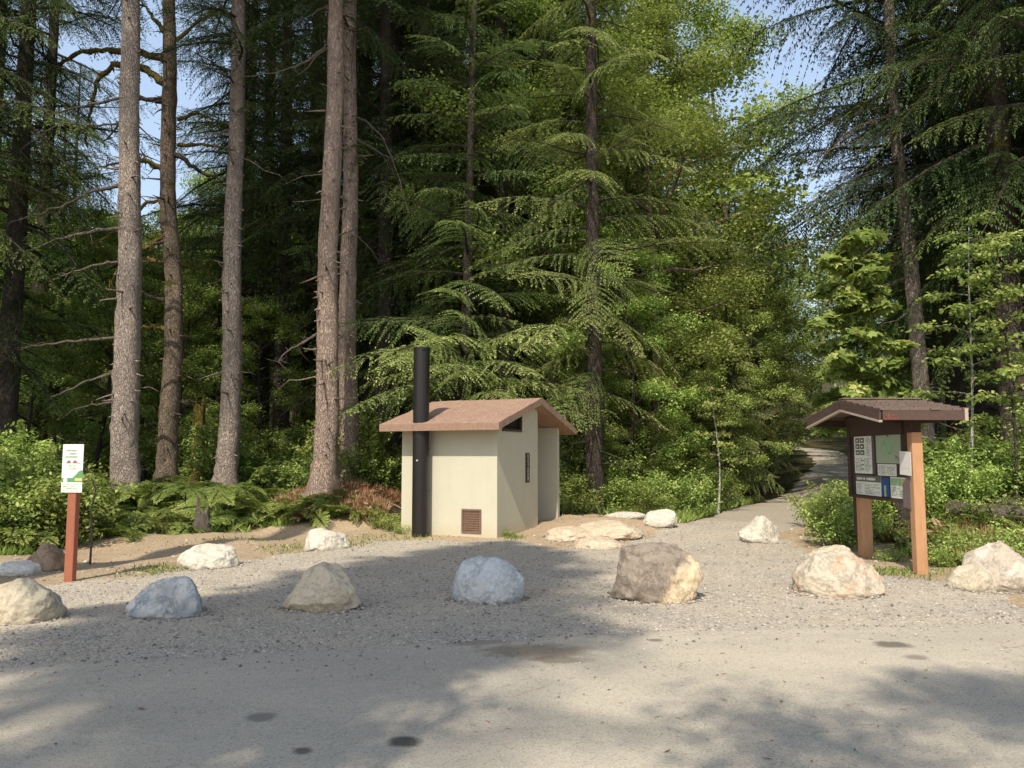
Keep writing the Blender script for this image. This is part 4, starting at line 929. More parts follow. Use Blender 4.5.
for a_ in (('low sandy rock nearest the restroom in the hump beside it', 572, 527, 541, 56, 115), ('flat sandy rock in the middle of the hump right of the restroom', 612, 521, 540, 74, 1152), ('small tan stone at the front of the hump right of the restroom', 600, 537, 549, 52, 1153)):
    boulder(*a_[:5], ledge, a_[5], shape='round', depth=1.1, group='rocks beside the restroom', zoff=-.06)
boulder('pointed cream boulder standing in the dirt beside the trail', 762, 515, 544, 40, cream2, 116, shape='wedge', skew=-.15)
boulder('flat sandy rock behind the cream boulder by the kiosk', 834, 545, 562, 52, cream, 117, shape='angular', group='rocks by the kiosk')

def near_rocks(x, y):
    m = np.zeros(np.shape(x), bool)
    for bx, by, a_, b_ in BL:
        q = np.hypot((x-bx)/(a_+.02), (y-by)/(b_+.02)); m |= (q > .82) & (q < 1.0+.22*rng.random(np.shape(x))**2)
    return m
stones(2600, .015, near_rocks, 'gravel', 'gravel piled against the feet of the boulders', SM, lambda x, y: np.maximum(H(x, y), gz(x, y))+.004)
nl = 3600; P_ = np.stack([rng.uniform(-9, 9, nl), rng.uniform(3.2, 15, nl)], -1); P_ = P_[(wob(P_[:, 0], P_[:, 1], 1.1, 3) > -.1) | (P_[:, 1] > 8)]; nl = len(P_)
zl = np.maximum.reduce([gz(P_[:, 0], P_[:, 1]), H(P_[:, 0], P_[:, 1]), np.where(P_[:, 1] < np.interp(P_[:, 0], ex, ey)+.1, az(P_[:, 0], P_[:, 1]), -9)])+.008
al = rng.uniform(0, 6.28, nl); dl = np.stack([np.cos(al), np.sin(al), rng.normal(0, .08, nl)], -1); sl3 = np.stack([-np.sin(al), np.cos(al), 0*al], -1)
tag(link('needle_litter', mesh_from('needle_litter', diamonds(np.stack([P_[:, 0], P_[:, 1], zl], -1), dl, sl3, rng.uniform(.015, .07, nl), rng.uniform(.004, .016, nl)).reshape(-1, 3), np.arange(4*nl).reshape(nl, 4), None, np.repeat(rng.random(nl), 4)), M['deadfern']), 'fallen needles and twigs scattered over the gravel and asphalt', 'litter', kind='stuff')

# ------------------------------------------------------------------ restroom
def wall_mat():
    m, nt = newmat('cream board textured concrete'); v = coords(nt)
    wv = N(nt, 'ShaderNodeTexWave', wave_type='BANDS', bands_direction='DIAGONAL'); 
    sx = N(nt, 'ShaderNodeSeparateXYZ'); L(nt, v, sx.inputs[0])
    s_ = math_(nt, 'ADD', sx.outputs[0], sx.outputs[1]); fr = math_(nt, 'FRACT', math_(nt, 'MULTIPLY', s_, 9.0))
    groove = ramp(nt, fr, [(0, (0, 0, 0)), (.07, (1, 1, 1)), (.93, (1, 1, 1)), (1, (0, 0, 0))])
    n1 = noise(nt, coords(nt, (1, 1, .2)), 5, 6, .6); n2 = noise(nt, v, 55, 4, .6)
    n1b = noise(nt, v, 2.2, 6, .7); c = mix(nt, n1b, (.50, .475, .365), (.59, .56, .45)); c = mix(nt, math_(nt, 'MULTIPLY', ramp(nt, n1, [(.5, (0, 0, 0)), (.75, (1, 1, 1))]), .18), c, (.45, .41, .30)); c = mix(nt, math_(nt, 'MULTIPLY_ADD', groove, -.05, .05), c, (.30, .27, .21))
    dz = ramp(nt, math_(nt, 'ADD', sx.outputs[2], math_(nt, 'MULTIPLY_ADD', n1, .25, -.12)), [(.0, (1, 1, 1)), (.32, (0, 0, 0))])
    c = mix(nt, math_(nt, 'MULTIPLY', dz, .4), c, (.45, .34, .22))
    out(nt, c, .9, bump(nt, math_(nt, 'ADD', groove, math_(nt, 'MULTIPLY', n2, .6)), .25, .008), .15); return m
def roof_mat():
    m, nt = newmat('reddish brown textured concrete roof'); v = coords(nt)
    br = N(nt, 'ShaderNodeTexBrick'); br.inputs['Scale'].default_value = 3.2; L(nt, v, br.inputs[0])
    br.inputs['Color1'].default_value = (.30, .19, .14, 1); br.inputs['Color2'].default_value = (.40, .265, .20, 1); br.inputs['Mortar'].default_value = (.25, .145, .105, 1)
    br.inputs['Mortar Size'].default_value = .03; br.inputs['Row Height'].default_value = .5; br.inputs['Brick Width'].default_value = .3
    n1 = noise(nt, v, 7, 7, .7); n2 = noise(nt, v, 22, 6, .75)
    c = mix(nt, math_(nt, 'MULTIPLY', n1, .7), br.outputs[0], (.38, .27, .20)); c = mix(nt, ramp(nt, n2, [(.36, (.8, .8, .8)), (.5, (0, 0, 0))]), c, (.20, .12, .085))
    out(nt, c, .9, bump(nt, math_(nt, 'ADD', br.outputs['Fac'], n2), .3, .008), .15); return m
WM, RM = wall_mat(), roof_mat()
BLK = plain_mat('black painted steel', (.013, .010, .009), .42, .35, 5, .1, spec=.5)
DKB = plain_mat('dark brown metal', (.085, .055, .042), .6, .2, 14, .2)
RZ = -math.radians(25)      # local +Y goes along the gable side wall, away from the viewer
CR = G(497, 538); W_, D_, HE = 2.2, 3.3, 2.24; SLO = .285
rest = thing('restroom', 'small cream concrete restroom with a reddish gabled roof and black vent pipe', 'restroom', (CR[0], CR[1], Hs(CR[0], CR[1])-.02), RZ)
# local frame: x from -W_ (left) to 0 (gable side), y from 0 (front) to D_
ridge = HE+SLO*D_/2; top_z = lambda y: HE+SLO*(D_/2-abs(y-D_/2))-.01
def wall_poly(mb, p0, p1, zs0, zs1, th, z0=0.0, mid=None):
    """vertical slab from p0 to p1 (plan), thickness th to its left, tops zs0, zs1"""
    p0 = np.array(p0, float); p1 = np.array(p1, float); d = unit(p1-p0); n = np.array([-d[1], d[0]])*th
    pts = [(p0, zs0)]+([mid] if mid else [])+[(p1, zs1)]
    for (a, za), (b, zb) in zip(pts[:-1], pts[1:]):
        a = np.array(a, float); b = np.array(b, float)
        v = [[*a, z0], [*b, z0], [*b, zb], [*a, za]]; v += [[*(a+n), z0], [*(b+n), z0], [*(b+n), zb], [*(a+n), za]]
        mb.add(v, [[0, 1, 2, 3], [5, 4, 7, 6], [3, 2, 6, 7], [1, 0, 4, 5], [4, 0, 3, 7], [1, 5, 6, 2]])
TH = .12; S1 = 2.02
wm = MB()
wall_poly(wm, (-W_, 0), (0, 0), HE, HE, TH)                                                  # front
# gable side wall up to the alcove with the window opening left out
wy0, wy1, wz0 = .22, 1.12, HE-.13
yy_ = [TH, wy0, wy1, D_/2, S1-TH]
def gwall(a, b, z0, z1f):
    v = [[0, a, z0], [0, b, z0], [0, b, z1f(b)], [0, a, z1f(a)], [-TH, a, z0], [-TH, b, z0], [-TH, b, z1f(b)], [-TH, a, z1f(a)]]
    wm.add(v, [[0, 1, 2, 3], [5, 4, 7, 6], [3, 2, 6, 7], [1, 0, 4, 5]])
gwall(TH, S1-TH, 0, lambda y: wz0); gwall(TH, wy0, wz0, top_z); gwall(wy1, D_/2, wz0, top_z); gwall(D_/2, S1-TH, wz0, top_z)
wall_poly(wm, (0, S1-TH), (0, S1), top_z(S1-TH), top_z(S1), W_-TH)                          # wall towards the alcove (thick slab across)
wall_poly(wm, (0, D_-TH), (0, D_), top_z(D_-TH), top_z(D_), W_)                              # back wall
wall_poly(wm, (-1.25, S1), (-1.25, D_-TH), top_z(S1), top_z(D_-TH), .1)                      # alcove end wall
wall_poly(wm, (-W_+TH, TH), (-W_+TH, D_-TH), top_z(TH), top_z(D_-TH), TH, mid=((-W_+TH, D_/2), ridge-.01))  # far gable
link('wall', wm.mesh('wall'), WM, rest)
sm_ = MB(); sm_.box((-W_/2, D_/2, .02), (W_-.02, D_-.02, .06)); sm_.box((-.2, 2.7, -.0), (1.9, 1.3, .10)); link('floor_slab', sm_.mesh('floor_slab'), plain_mat('concrete slab', (.42, .37, .30), .9, .2, 6, .4), rest)
# roof: two slabs with a fascia edge
OVx, OVy, RT = .26, .46, .14
rm = MB()
def roof_slab(mb, y_e, y_r, z_e, z_r, n1=24, n2=12):
    x0, x1 = -W_-OVx, OVx; rg = g(90)
    U = np.linspace(0, 1, n2+1)[:, None]; Xs = np.linspace(x0, x1, n1+1)[None]
    yy = y_e+(y_r-y_e)*U+0*Xs; zz_ = z_e+(z_r-z_e)*U+0*Xs; X = Xs+0*U
    zt = zz_+RT+rg.normal(0, .003, zz_.shape); V = np.concatenate([np.stack([X, yy, zt], -1).reshape(-1, 3), np.stack([X, yy, zz_], -1).reshape(-1, 3)])
    nx = n1+1; i = np.arange(n2)[:, None]*nx; j = np.arange(n1)[None]; q = np.stack([i+j, i+j+1, i+nx+j+1, i+nx+j], -1).reshape(-1, 4); o_ = nx*(n2+1)
    Q = [q, q[:, ::-1]+o_]; e = np.arange(n1); Q.append(np.stack([e, e+1, e+1+o_, e+o_], -1)[:, ::-1])
    f = np.arange(n2)*nx; Q.append(np.stack([f, f+nx, f+nx+o_, f+o_], -1)); f = f+n1; Q.append(np.stack([f+nx, f, f+o_, f+nx+o_], -1))
    mb.add(V, np.vstack(Q))
roof_slab(rm, -OVy, D_/2, HE-SLO*OVy, ridge); roof_slab(rm, D_+OVy, D_/2, HE-SLO*OVy, ridge)
link('roof', rm.mesh('roof'), RM, rest)
# vent pipe
vp = MB(); vx, vy = -W_+.60, -.24; vp.tube([[vx, vy, -.02], [vx, vy, 1.2], [vx, vy, 3.80]], [.165]*3, 28, cap=False); vp.tube([[vx, vy, 3.80], [vx, vy, 3.78], [vx, vy, 3.3]], [.150, .150, .150], 28, cap=False)
vp.tube([[vx, vy, 3.78], [vx, vy, 3.81]], [.172, .172], 28, cap=False); vp.tube([[vx, vy, HE-.02], [vx, vy, HE+.03]], [.19, .17], 28, cap=False)
vp.box((vx, vy+.13, .9), (.12, .22, .04)); vp.box((vx, vy+.13, 1.75), (.12, .22, .04)); vp.box((vx, vy, 3.76), (.3, .3, .01))
o = link('vent_pipe', vp.mesh('vent_pipe', False), BLK, rest); o.data.polygons.foreach_set('use_smooth', np.ones(len(o.data.polygons), bool))
bt = MB(); bt.tube([[vx+.02, vy-.16, 1.52], [vx+.02, vy-.185, 1.52]], [.022, .018], 8); link('bolt', bt.mesh('bolt'), plain_mat('bright steel', (.7, .7, .68), .35, .05, metallic=.6), o)
# grille in the front wall
gr = MB(); gx, gz_, gw, gh = -.56, .33, .40, .43
for a in (-1, 1): gr.box((gx+a*gw/2, -.012, gz_), (.035, .03, gh+.035)); gr.box((gx, -.012, gz_+a*gh/2), (gw-.036, .03, .035))
for i in range(9): gr.box((gx, -.008, gz_-gh/2+.045*(i+.8)), (gw-.04, .016, .014), rot_x(.5))
for i in range(7): gr.box((gx-gw/2+.05*(i+1), -.011, gz_), (.008, .008, gh-.04))
gr.box((gx, -.003, gz_), (gw, .004, gh))
link('vent_grille', gr.mesh('vent_grille'), plain_mat('rusty brown steel', (.20, .125, .09), .7, .3, 12, .2), rest)
# gable window (louvred, dark) following the roof slope
wf = MB(); f_ = .045
def bar(mb, a, b, th, dp=.05, x=.012):
    a = np.array(a, float); b = np.array(b, float); c = (a+b)/2; l = np.linalg.norm(b-a); ang = math.atan2(b[1]-a[1], b[0]-a[0]); mb.box((x, c[0], c[1]), (dp, l, th), rot_x(ang))
zt0, zt1 = top_z(wy0)-.035, top_z(wy1)-.04
bar(wf, (wy0, wz0+.02), (wy1, wz0+.02), f_); bar(wf, (wy1-.02, wz0+.045), (wy1-.02, zt1), f_); bar(wf, (wy0+.02, wz0+.045), (wy0+.02, zt0), f_); bar(wf, (wy0+.04, zt0), (wy1-.045, zt1-.01), f_)
win = link('window', wf.mesh('window'), DKB, rest)
pn = MB(); v = [[-.03, wy0, wz0], [-.03, wy1, wz0], [-.03, wy1, top_z(wy1)], [-.03, wy0, top_z(wy0)]]; pn.add(v+[[a-.01, b, c] for a, b, c in v], [[0, 1, 2, 3], [7, 6, 5, 4]])
for i in range(6):
    z = wz0+.05+i*.05; y0_ = max(wy0+.04, D_/2-(ridge-z-.06)/SLO)
    if y0_ < wy1-.08: pn.box((-.018, (y0_+wy1-.04)/2, z), (.03, wy1-.04-y0_, .006), rot_y(.6))
link('pane', pn.mesh('pane'), plain_mat('dark tinted louvre', (.03, .028, .024), .25, .2, 5, .0, spec=.5), win)
# entrance door inside the alcove (on the wall facing back)
dr = MB(); dr.box((-.62, S1+.02, 1.03), (.86, .04, 1.98), chamfer=.006); dr.box((-.62, S1+.045, 1.03), (.72, .01, 1.8)); door = link('door', dr.mesh('door'), DKB, rest)
hd = MB(); hd.tube([[-.30, S1+.05, 1.0], [-.30, S1+.10, 1.0], [-.40, S1+.10, 1.0]], .012, 8); link('handle', hd.mesh('handle'), plain_mat('worn steel', (.5, .5, .48), .35, .1, metallic=.8), door)

# lettering: text curves turned into mesh
def text_mesh(txt, size, extrude=.002):
    cu = bpy.data.curves.new('t', 'FONT'); cu.body = txt; cu.size = size; cu.extrude = extrude; cu.align_x = 'CENTER'; cu.align_y = 'CENTER'; cu.resolution_u = 3
    o = bpy.data.objects.new('t', cu); COL.objects.link(o); bpy.context.view_layer.update()
    me = bpy.data.meshes.new_from_object(o.evaluated_get(bpy.context.evaluated_depsgraph_get())); bpy.data.objects.remove(o); return me
sg = MB(); sy, szc = 1.45, 1.36
sg.box((.012, sy, szc), (.018, .19, .62), chamfer=.004); sgo = link('restroom_sign', sg.mesh('restroom_sign'), plain_mat('dark brown sign', (.05, .035, .028), .5, .1), rest)
CRM = plain_mat('cream sign letters', (.62, .58, .48), .6, .05)
lt = MB()
for i, ch in enumerate('RESTROOM'):
    me = text_mesh(ch, .11); me.transform(Matrix.Translation((.024, sy, szc+.245-i*.07)) @ Matrix.Rotation(math.radians(90), 4, 'Z') @ Matrix.Rotation(math.radians(90), 4, 'X'))
    nv = len(me.vertices); co = np.zeros(nv*3); me.vertices.foreach_get('co', co); co = co.reshape(-1, 3)
    me.calc_loop_triangles(); T = np.array([t.vertices[:] for t in me.loop_triangles]); lt.add(co, None, T)
link('lettering', lt.mesh('lettering'), CRM, sgo)

# ------------------------------------------------------------------ trailhead sign on a post
def scribble(mb, rg, origin, U, Vv, Nn, w, h, lines, lw, col=0, off=.002, center=False, fill=.75):
    """rows of small strokes that stand for print too small to read. U right, V up, N out"""
    origin = np.array(origin, float)
    for i in range(lines):
        y = h*(1-(i+.5)/lines); x = 0; lim = w*rg.uniform(.6, 1.0); 
        if center: x = (w-lim)/2; lim = w-x
        while x < lim:
            l = rg.uniform(.4, 1.1)*lw
            if rg.random() < fill:
                c = origin+U*(x+l/2)+Vv*y+Nn*off; hu = U*l*.42; hv = Vv*(h/lines*.30)*rg.uniform(.7, 1.1)
                mb.add([c-hu-hv, c+hu-hv, c+hu+hv, c-hu+hv], [[0, 1, 2, 3]], m=col)
            x += l
def rect(mb, origin, U, Vv, Nn, x0, y0, x1, y1, off, m=0):
    o_ = np.array(origin, float)+Nn*off; mb.add([o_+U*x0+Vv*y0, o_+U*x1+Vv*y0, o_+U*x1+Vv*y1, o_+U*x0+Vv*y1], [[0, 1, 2, 3]], m=m)
def flat(name, col, rough=.5): return plain_mat(name, col, rough, .06, 4, .02)
WHT = flat('white sign paper', (.80, .80, .75)); GRN = flat('sign green', (.12, .30, .13)); LGN = flat('pale sign green', (.33, .50, .30)); DGR = flat('dark print', (.13, .15, .11)); REDP = flat('reddish print', (.30, .14, .12)); YEL = flat('yellow print', (.60, .55, .2)); BLU = flat('deep blue print', (.03, .08, .24)); MAPG = flat('map green', (.38, .45, .33)); TEXG = flat('grey green print', (.32, .40, .28))
B = G(70, 580); Yp = B[1]; ptop = A(71, 443, Yp)[2]; rg = g(140)
sign = thing('trailhead_sign', 'white trailhead notice with a green band on a reddish-brown post', 'sign', (B[0], Yp, Hs(B[0], Yp)), math.radians(-8))
pw = 9.0/F*Yp; pm = MB(); pm.box((0, 0, ptop*.5-.1), (pw, .09, ptop+.1), chamfer=.006); link('post', pm.mesh('post'), wood_mat('red brown painted wood', (.30, .10, .06), (.48, .19, .115)), sign)
sw, sh = 22.5/F*Yp, 47.5/F*Yp; zb = ptop-sh+.0; bm_ = MB(); bm_.box((0, -.055, zb+sh/2), (sw, .008, sh), chamfer=.002); bd = link('sign_board', bm_.mesh('sign_board'), WHT, sign)
U, Vv, Nn = np.array([1., 0, 0]), np.array([0, 0, 1.]), np.array([0, -1., 0]); O = np.array([-sw/2, -.059, zb])
pr = MB()
for (y0, ww, hh) in ((.84, .66, .055), (.775, .34, .055), (.71, .76, .055)):
    scribble(pr, rg, O+U*sw*(.5-ww/2)+Vv*sh*y0, U, Vv, Nn, sw*ww, sh*hh, 1, sw*.075, 0, .002, False, .98)
for c_, w_ in ((.32, .24), (.62, .26)):
    for k_ in range(6): a = math.pi*k_/5; rect(pr, O, U, Vv, Nn, sw*(c_-w_/2*1.0+w_*k_/6), sh*.605, sw*(c_-w_/2+w_*(k_+1)/6), sh*(.625+.045*math.sin(a)), .002, 1)
rect(pr, O, U, Vv, Nn, sw*.74, sh*.60, sw*.88, sh*.612, .002, 1)
scribble(pr, rg, O+U*sw*.2+Vv*sh*.46, U, Vv, Nn, sw*.6, sh*.12, 4, sw*.05, 4, .002, True)
n_ = 20
for k_ in range(n_):       # green hill band that swells to the right
    x0, x1 = k_/n_, (k_+1)/n_; y = .30+.16*float(sstep(.45, .9, np.array(x0)))
    rect(pr, O, U, Vv, Nn, sw*x0, sh*.215, sw*x1, sh*y, .002, 2)
    if x0 > .6: rect(pr, O, U, Vv, Nn, sw*x0, sh*.24, sw*x1, sh*.30, .0035, 3)
a_ = np.linspace(0, 2*np.pi, 12, endpoint=False); cc = O+U*sw*.2+Vv*sh*.255+Nn*.004
pr.add(np.vstack([cc, cc+np.cos(a_)[:, None]*U*.03+np.sin(a_)[:, None]*Vv*.03]), None, [[0, i+1, (i+1) % 12+1] for i in range(12)], m=5)
scribble(pr, rg, O+U*sw*.06+Vv*sh*.03, U, Vv, Nn, sw*.85, sh*.15, 4, sw*.05, 4, .002)
link('printing', pr.mesh('printing'), [TEXG, REDP, GRN, YEL, LGN, WHT], bd)
st = MB(); b2 = G(90, 562); P = np.array([[0, 0, -.1], [.01, 0, .4], [-.02, 0, .8], [.03, .02, 1.12], [-.04, 0, 1.3]]); st.tube(P, [.016, .015, .013, .012, .008], 6)
o = link('wooden_stick', st.mesh('wooden_stick', True), W); o.location = (b2[0], b2[1], Hs(b2[0], b2[1])); tag(o, 'thin bare stick standing in the dirt right of the white sign', 'stick')

# ------------------------------------------------------------------ information kiosk
KX = 5.62; Yf_, Yn_ = 12.95, 11.15
kz = Hs(KX, 12.0)
kio = thing('information_kiosk', 'brown wooden information kiosk with a low shake roof and orange-brown posts', 'kiosk', (KX, 12.05, kz))
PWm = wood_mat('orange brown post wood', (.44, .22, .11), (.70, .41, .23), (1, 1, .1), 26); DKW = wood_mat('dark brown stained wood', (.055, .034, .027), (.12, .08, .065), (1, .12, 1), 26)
SHK = wood_mat('weathered brown shakes', (.12, .085, .07), (.26, .195, .165), (.12, 1, 1), 22); FAS = wood_mat('brown fascia wood', (.075, .048, .038), (.16, .105, .085), (1, .1, 1), 22); TRM = wood_mat('pale trim edge', (.42, .34, .27), (.58, .50, .42))
def rel(x, y, z): return np.array([x-KX, y-12.05, z-kz])
zr_ = 2.36
pnr = MB(); pnr.box(rel(KX-.02, Yn_, .86), (.15, .14, 2.12), chamfer=.008); link('post', pnr.mesh('post'), PWm, kio)
pfr = MB(); pfr.box(rel(KX+.06, Yf_+.08, .86), (.18, .16, 2.12), chamfer=.008); link('post', pfr.mesh('post'), PWm, kio)
# dark backing board with frame, battens
bb = MB(); bz0, bz1 = .93, 2.12
bb.box(rel(KX-.055, (Yn_+Yf_)/2+.13, (bz0+bz1)/2), (.03, Yf_-Yn_+.25, bz1-bz0)); 
by0, by1 = Yn_+.10, Yf_+.26      # board extent along y (near .. far)
bb.box(rel(KX-.085, by1-.05, (bz0+bz1)/2), (.04, .10, bz1-bz0)); bb.box(rel(KX-.085, (by0+by1)/2, bz0+.02), (.03, by1-by0-.21, .04)); bb.box(rel(KX-.085, (by0+by1)/2, bz1-.11), (.03, by1-by0-.21, .22))
link('notice_board', bb.mesh('notice_board'), DKW, kio)
# on the board: u runs from the far end (0) to the near end (1), v up
KU = np.array([0, -1., 0]); KN = np.array([-1., 0, 0]); LB_ = by1-by0; KO = rel(KX-.072, by1, bz0); HB = bz1-bz0
def kposter(name, u0, v0, u1, v1, mat, draw=None, off=.006, mats=None):
    mb = MB(); c = KO+KU*LB_*(u0+u1)/2+np.array([0, 0, 1.])*HB*(v0+v1)/2+KN*(off-.003); mb.box(c, (.006, LB_*(u1-u0), HB*(v1-v0)))
    po = link(name, mb.mesh(name), mat, kio)
    if draw:
        d = MB(); draw(d, KO+KU*LB_*u0+np.array([0, 0, 1.])*HB*v0+KN*off, LB_*(u1-u0), HB*(v1-v0)); link('printing', d.mesh('printing'), mats, po)
    return po
Z = np.array([0, 0, 1.]); rg = g(150)
def d1(mb, o_, w, h):
    for i in range(3):
        for j in range(2): rect(mb, o_, KU, Z, KN, w*(.08+j*.26), h*(.80-i*.16), w*(.31+j*.26), h*(.93-i*.16), .002, 0); 
    for i in range(3):
        for j in range(2): rect(mb, o_, KU, Z, KN, w*(.14+j*.26), h*(.84-i*.16), w*(.24+j*.26), h*(.88-i*.16), .0035, 1)
    scribble(mb, rg, o_+KU*w*.64+Z*h*.45, KU, Z, KN, w*.3, h*.48, 12, w*.06, 2, .002)
    scribble(mb, rg, o_+KU*w*.06+Z*h*.05, KU, Z, KN, w*.40, h*.36, 10, w*.06, 2, .002); scribble(mb, rg, o_+KU*w*.55+Z*h*.05, KU, Z, KN, w*.38, h*.36, 10, w*.06, 2, .002)
    for i in range(3): rect(mb, o_, KU, Z, KN, w*.38, h*(.10+i*.11), w*.52, h*(.13+i*.11), .003, 0)
kposter('poster', .11, .325, .44, .83, WHT, d1, mats=[DGR, WHT, TEXG])
def d2(mb, o_, w, h):
    a = np.linspace(0, 2*np.pi, 24, endpoint=False); c = o_+KU*w*.48+Z*h*.5+KN*.002; rr = 1+.12*np.sin(a*3)+.07*np.sin(a*5)
    mb.add(np.vstack([c, c+(np.cos(a)*rr)[:, None]*KU*w*.30+(np.sin(a)*rr)[:, None]*Z*h*.30]), None, [[0, i+1, (i+1) % 24+1] for i in range(24)], m=0)
    P = np.array([c+KN*.002+KU*w*(-.25+.5*s)+Z*h*(.2*math.sin(s*7)) for s in np.linspace(0, 1, 14)]); 
    for p_, q_ in zip(P[:-1], P[1:]): mb.add([p_-Z*.004, q_-Z*.004, q_+Z*.004, p_+Z*.004], [[0, 1, 2, 3]], m=1)
    rect(mb, o_, KU, Z, KN, w*.48, h*.86, w*.54, h*.93, .002, 1); scribble(mb, rg, o_+KU*w*.78+Z*h*.08, KU, Z, KN, w*.18, h*.2, 5, w*.06, 1, .002)
kposter('map', .505, .465, .90, .84, MAPG, d2, mats=[LGN, DGR])
kposter('poster', .52, .31, .82, .455, WHT, lambda mb, o_, w, h: (scribble(mb, rg, o_+KU*w*.05+Z*h*.1, KU, Z, KN, w*.42, h*.8, 7, w*.05, 0, .002), scribble(mb, rg, o_+KU*w*.53+Z*h*.1, KU, Z, KN, w*.42, h*.8, 7, w*.05, 0, .002)), mats=[TEXG])
def d3(mb, o_, w, h):
    rect(mb, o_, KU, Z, KN, 0, h*.68, w, h, .002, 0); scribble(mb, rg, o_+KU*w*.05+Z*h*.72, KU, Z, KN, w*.9, h*.22, 1, w*.04, 1, .0035, False, .95); scribble(mb, rg, o_+KU*w*.04+Z*h*.06, KU, Z, KN, w*.26, h*.54, 7, w*.03, 2, .002); scribble(mb, rg, o_+KU*w*.36+Z*h*.06, KU, Z, KN, w*.6, h*.54, 7, w*.03, 2, .002)
kposter('trail_notice', .12, .045, .565, .30, WHT, d3, mats=[DGR, WHT, TEXG])
kposter('poster', .57, .05, .70, .285, BLU, lambda mb, o_, w, h: rect(mb, o_, KU, Z, KN, w*.35, 0, w*.62, h*.6, .002, 0), mats=[LGN])
kposter('poster', .72, .045, .985, .30, WHT, lambda mb, o_, w, h: (rect(mb, o_, KU, Z, KN, 0, h*.6, w*.62, h*.95, .002, 0), rect(mb, o_, KU, Z, KN, w*.62, h*.6, w, h*.95, .002, 1), scribble(mb, rg, o_+KU*w*.06+Z*h*.08, KU, Z, KN, w*.86, h*.45, 6, w*.05, 2, .002)), mats=[LGN, YEL, TEXG])
sl = MB(); sl.box(KO+KU*LB_*.47+Z*HB*.57+KN*.012, (.024, .08, HB*.50)); link('batten', sl.mesh('batten'), wood_mat('grey weathered batten', (.10, .085, .07), (.17, .145, .12)), kio)
# paper sheet tacked by the near post, and the grey wooden fee slot board below it
sp = MB(); sp.box(rel(KX-.125, Yn_+.08, 1.49), (.004, .32, .33), rot_x(.04)); sp.box(rel(KX-.128, Yn_+.08, 1.43), (.003, .30, .008)); link('paper_sheet', sp.mesh('paper_sheet'), flat('bright paper', (.84, .82, .78)), kio)
ab = MB(); x_ = KX-.112
pts = [(Yn_+.22, .88), (Yn_+.0, .86), (Yn_+.0, 1.36), (Yn_+.22, 1.20)]
v = [rel(x_, a, b) for a, b in pts]+[rel(x_+.03, a, b) for a, b in pts]
ab.add(v, [[0, 1, 2, 3], [7, 6, 5, 4], [0, 4, 5, 1], [1, 5, 6, 2], [2, 6, 7, 3], [3, 7, 4, 0]]); link('side_board', ab.mesh('side_board'), wood_mat('grey brown board', (.15, .115, .10), (.30, .24, .22)), kio)
# roof: ridge along x, gable end faces the viewer's left
x0, x1 = 5.0, 6.16; yn, yf, yc = 10.84, 13.5, 12.12; ze, zr = 2.20, 2.415
rf = MB(); rg = g(160)
def shakes(y_e, nrow=6):
    for r_ in range(nrow):
        f0 = r_/nrow; f1 = (r_+1.25)/nrow; x = x0-.02
        while x < x1+.02:
            w_ = rg.uniform(.09, .17); xe = min(x+w_-.006, x1+.02)
            ya, yb = y_e+(yc-y_e)*(f0-.02*rg.random()), y_e+(yc-y_e)*min(f1, 1.0); za, zb_ = ze+(zr-ze)*f0, ze+(zr-ze)*min(f1, 1.0)
            t = .014+rg.uniform(0, .008); lo = .012
            v = [[x, ya, za+lo], [xe, ya, za+lo], [xe, yb, zb_+lo], [x, yb, zb_+lo], [x, ya, za+lo+t+.012], [xe, ya, za+lo+t+.012], [xe, yb, zb_+lo+.008], [x, yb, zb_+lo+.008]]
            rf.add(np.array(v)-np.array([KX, 12.05, kz]), [[0, 1, 5, 4], [4, 5, 6, 7], [1, 2, 6, 5], [3, 0, 4, 7], [3, 2, 1, 0]], tint=rg.random()); x += w_
shakes(yn-.02); shakes(yf+.02)
for sgn, y_e in ((1, yn), (-1, yf)):
    a = math.atan2(zr-ze, yc-y_e); mid = rel((x0+x1)/2, (y_e+yc)/2, (ze+zr)/2-.012); ln = math.hypot(yc-y_e, zr-ze)
    rf.box(mid, (x1-x0-.06, ln, .022), rot_x(math.atan((zr-ze)/(yc-y_e))))
rf.box(rel((x0+x1)/2, yc, zr+.042), (x1-x0+.02, .16, .02)); link('roof', rf.mesh('roof'), SHK, kio)
fa = MB(); tm = MB()
for xg in (x0, x1):      # gable fascias with pale lower trim
    for y_e in (yn, yf):
        a = math.atan((zr-ze)/(yc-y_e)); ln = math.hypot(yc-y_e, zr-ze)+.01; c = rel(xg-(.012 if xg == x0 else -.012), (y_e+yc)/2, (ze+zr)/2-.055); fa.box(c, (.03, ln, .135), rot_x(a))
        if xg == x0: tm.box(c+np.array([.002, 0, -.082]), (.05, ln, .028), rot_x(a))
for y_e, s_ in ((yn, -1), (yf, 1)): fa.box(rel((x0+x1)/2, y_e+s_*.015, ze-.055), (x1-x0-.03, .03, .135))
tm.box(rel(x1-.02, yn-.038, ze-.05), (.045, .012, .165))
link('fascia', fa.mesh('fascia'), FAS, kio); link('trim', tm.mesh('trim'), TRM, kio)
bmz = MB()
for yy in (Yn_, Yf_+.08): bmz.box(rel((x0+x1)/2, yy+.26, 2.12), (x1-x0-.1, .05, .12))
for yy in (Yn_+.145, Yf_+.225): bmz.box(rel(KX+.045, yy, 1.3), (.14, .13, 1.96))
for xx in (KX-.09,): bmz.box(rel(xx-.02, 12.1, 2.16), (.05, 2.2, .10))
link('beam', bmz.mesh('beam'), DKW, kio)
rd = MB(); rgr = g(5)
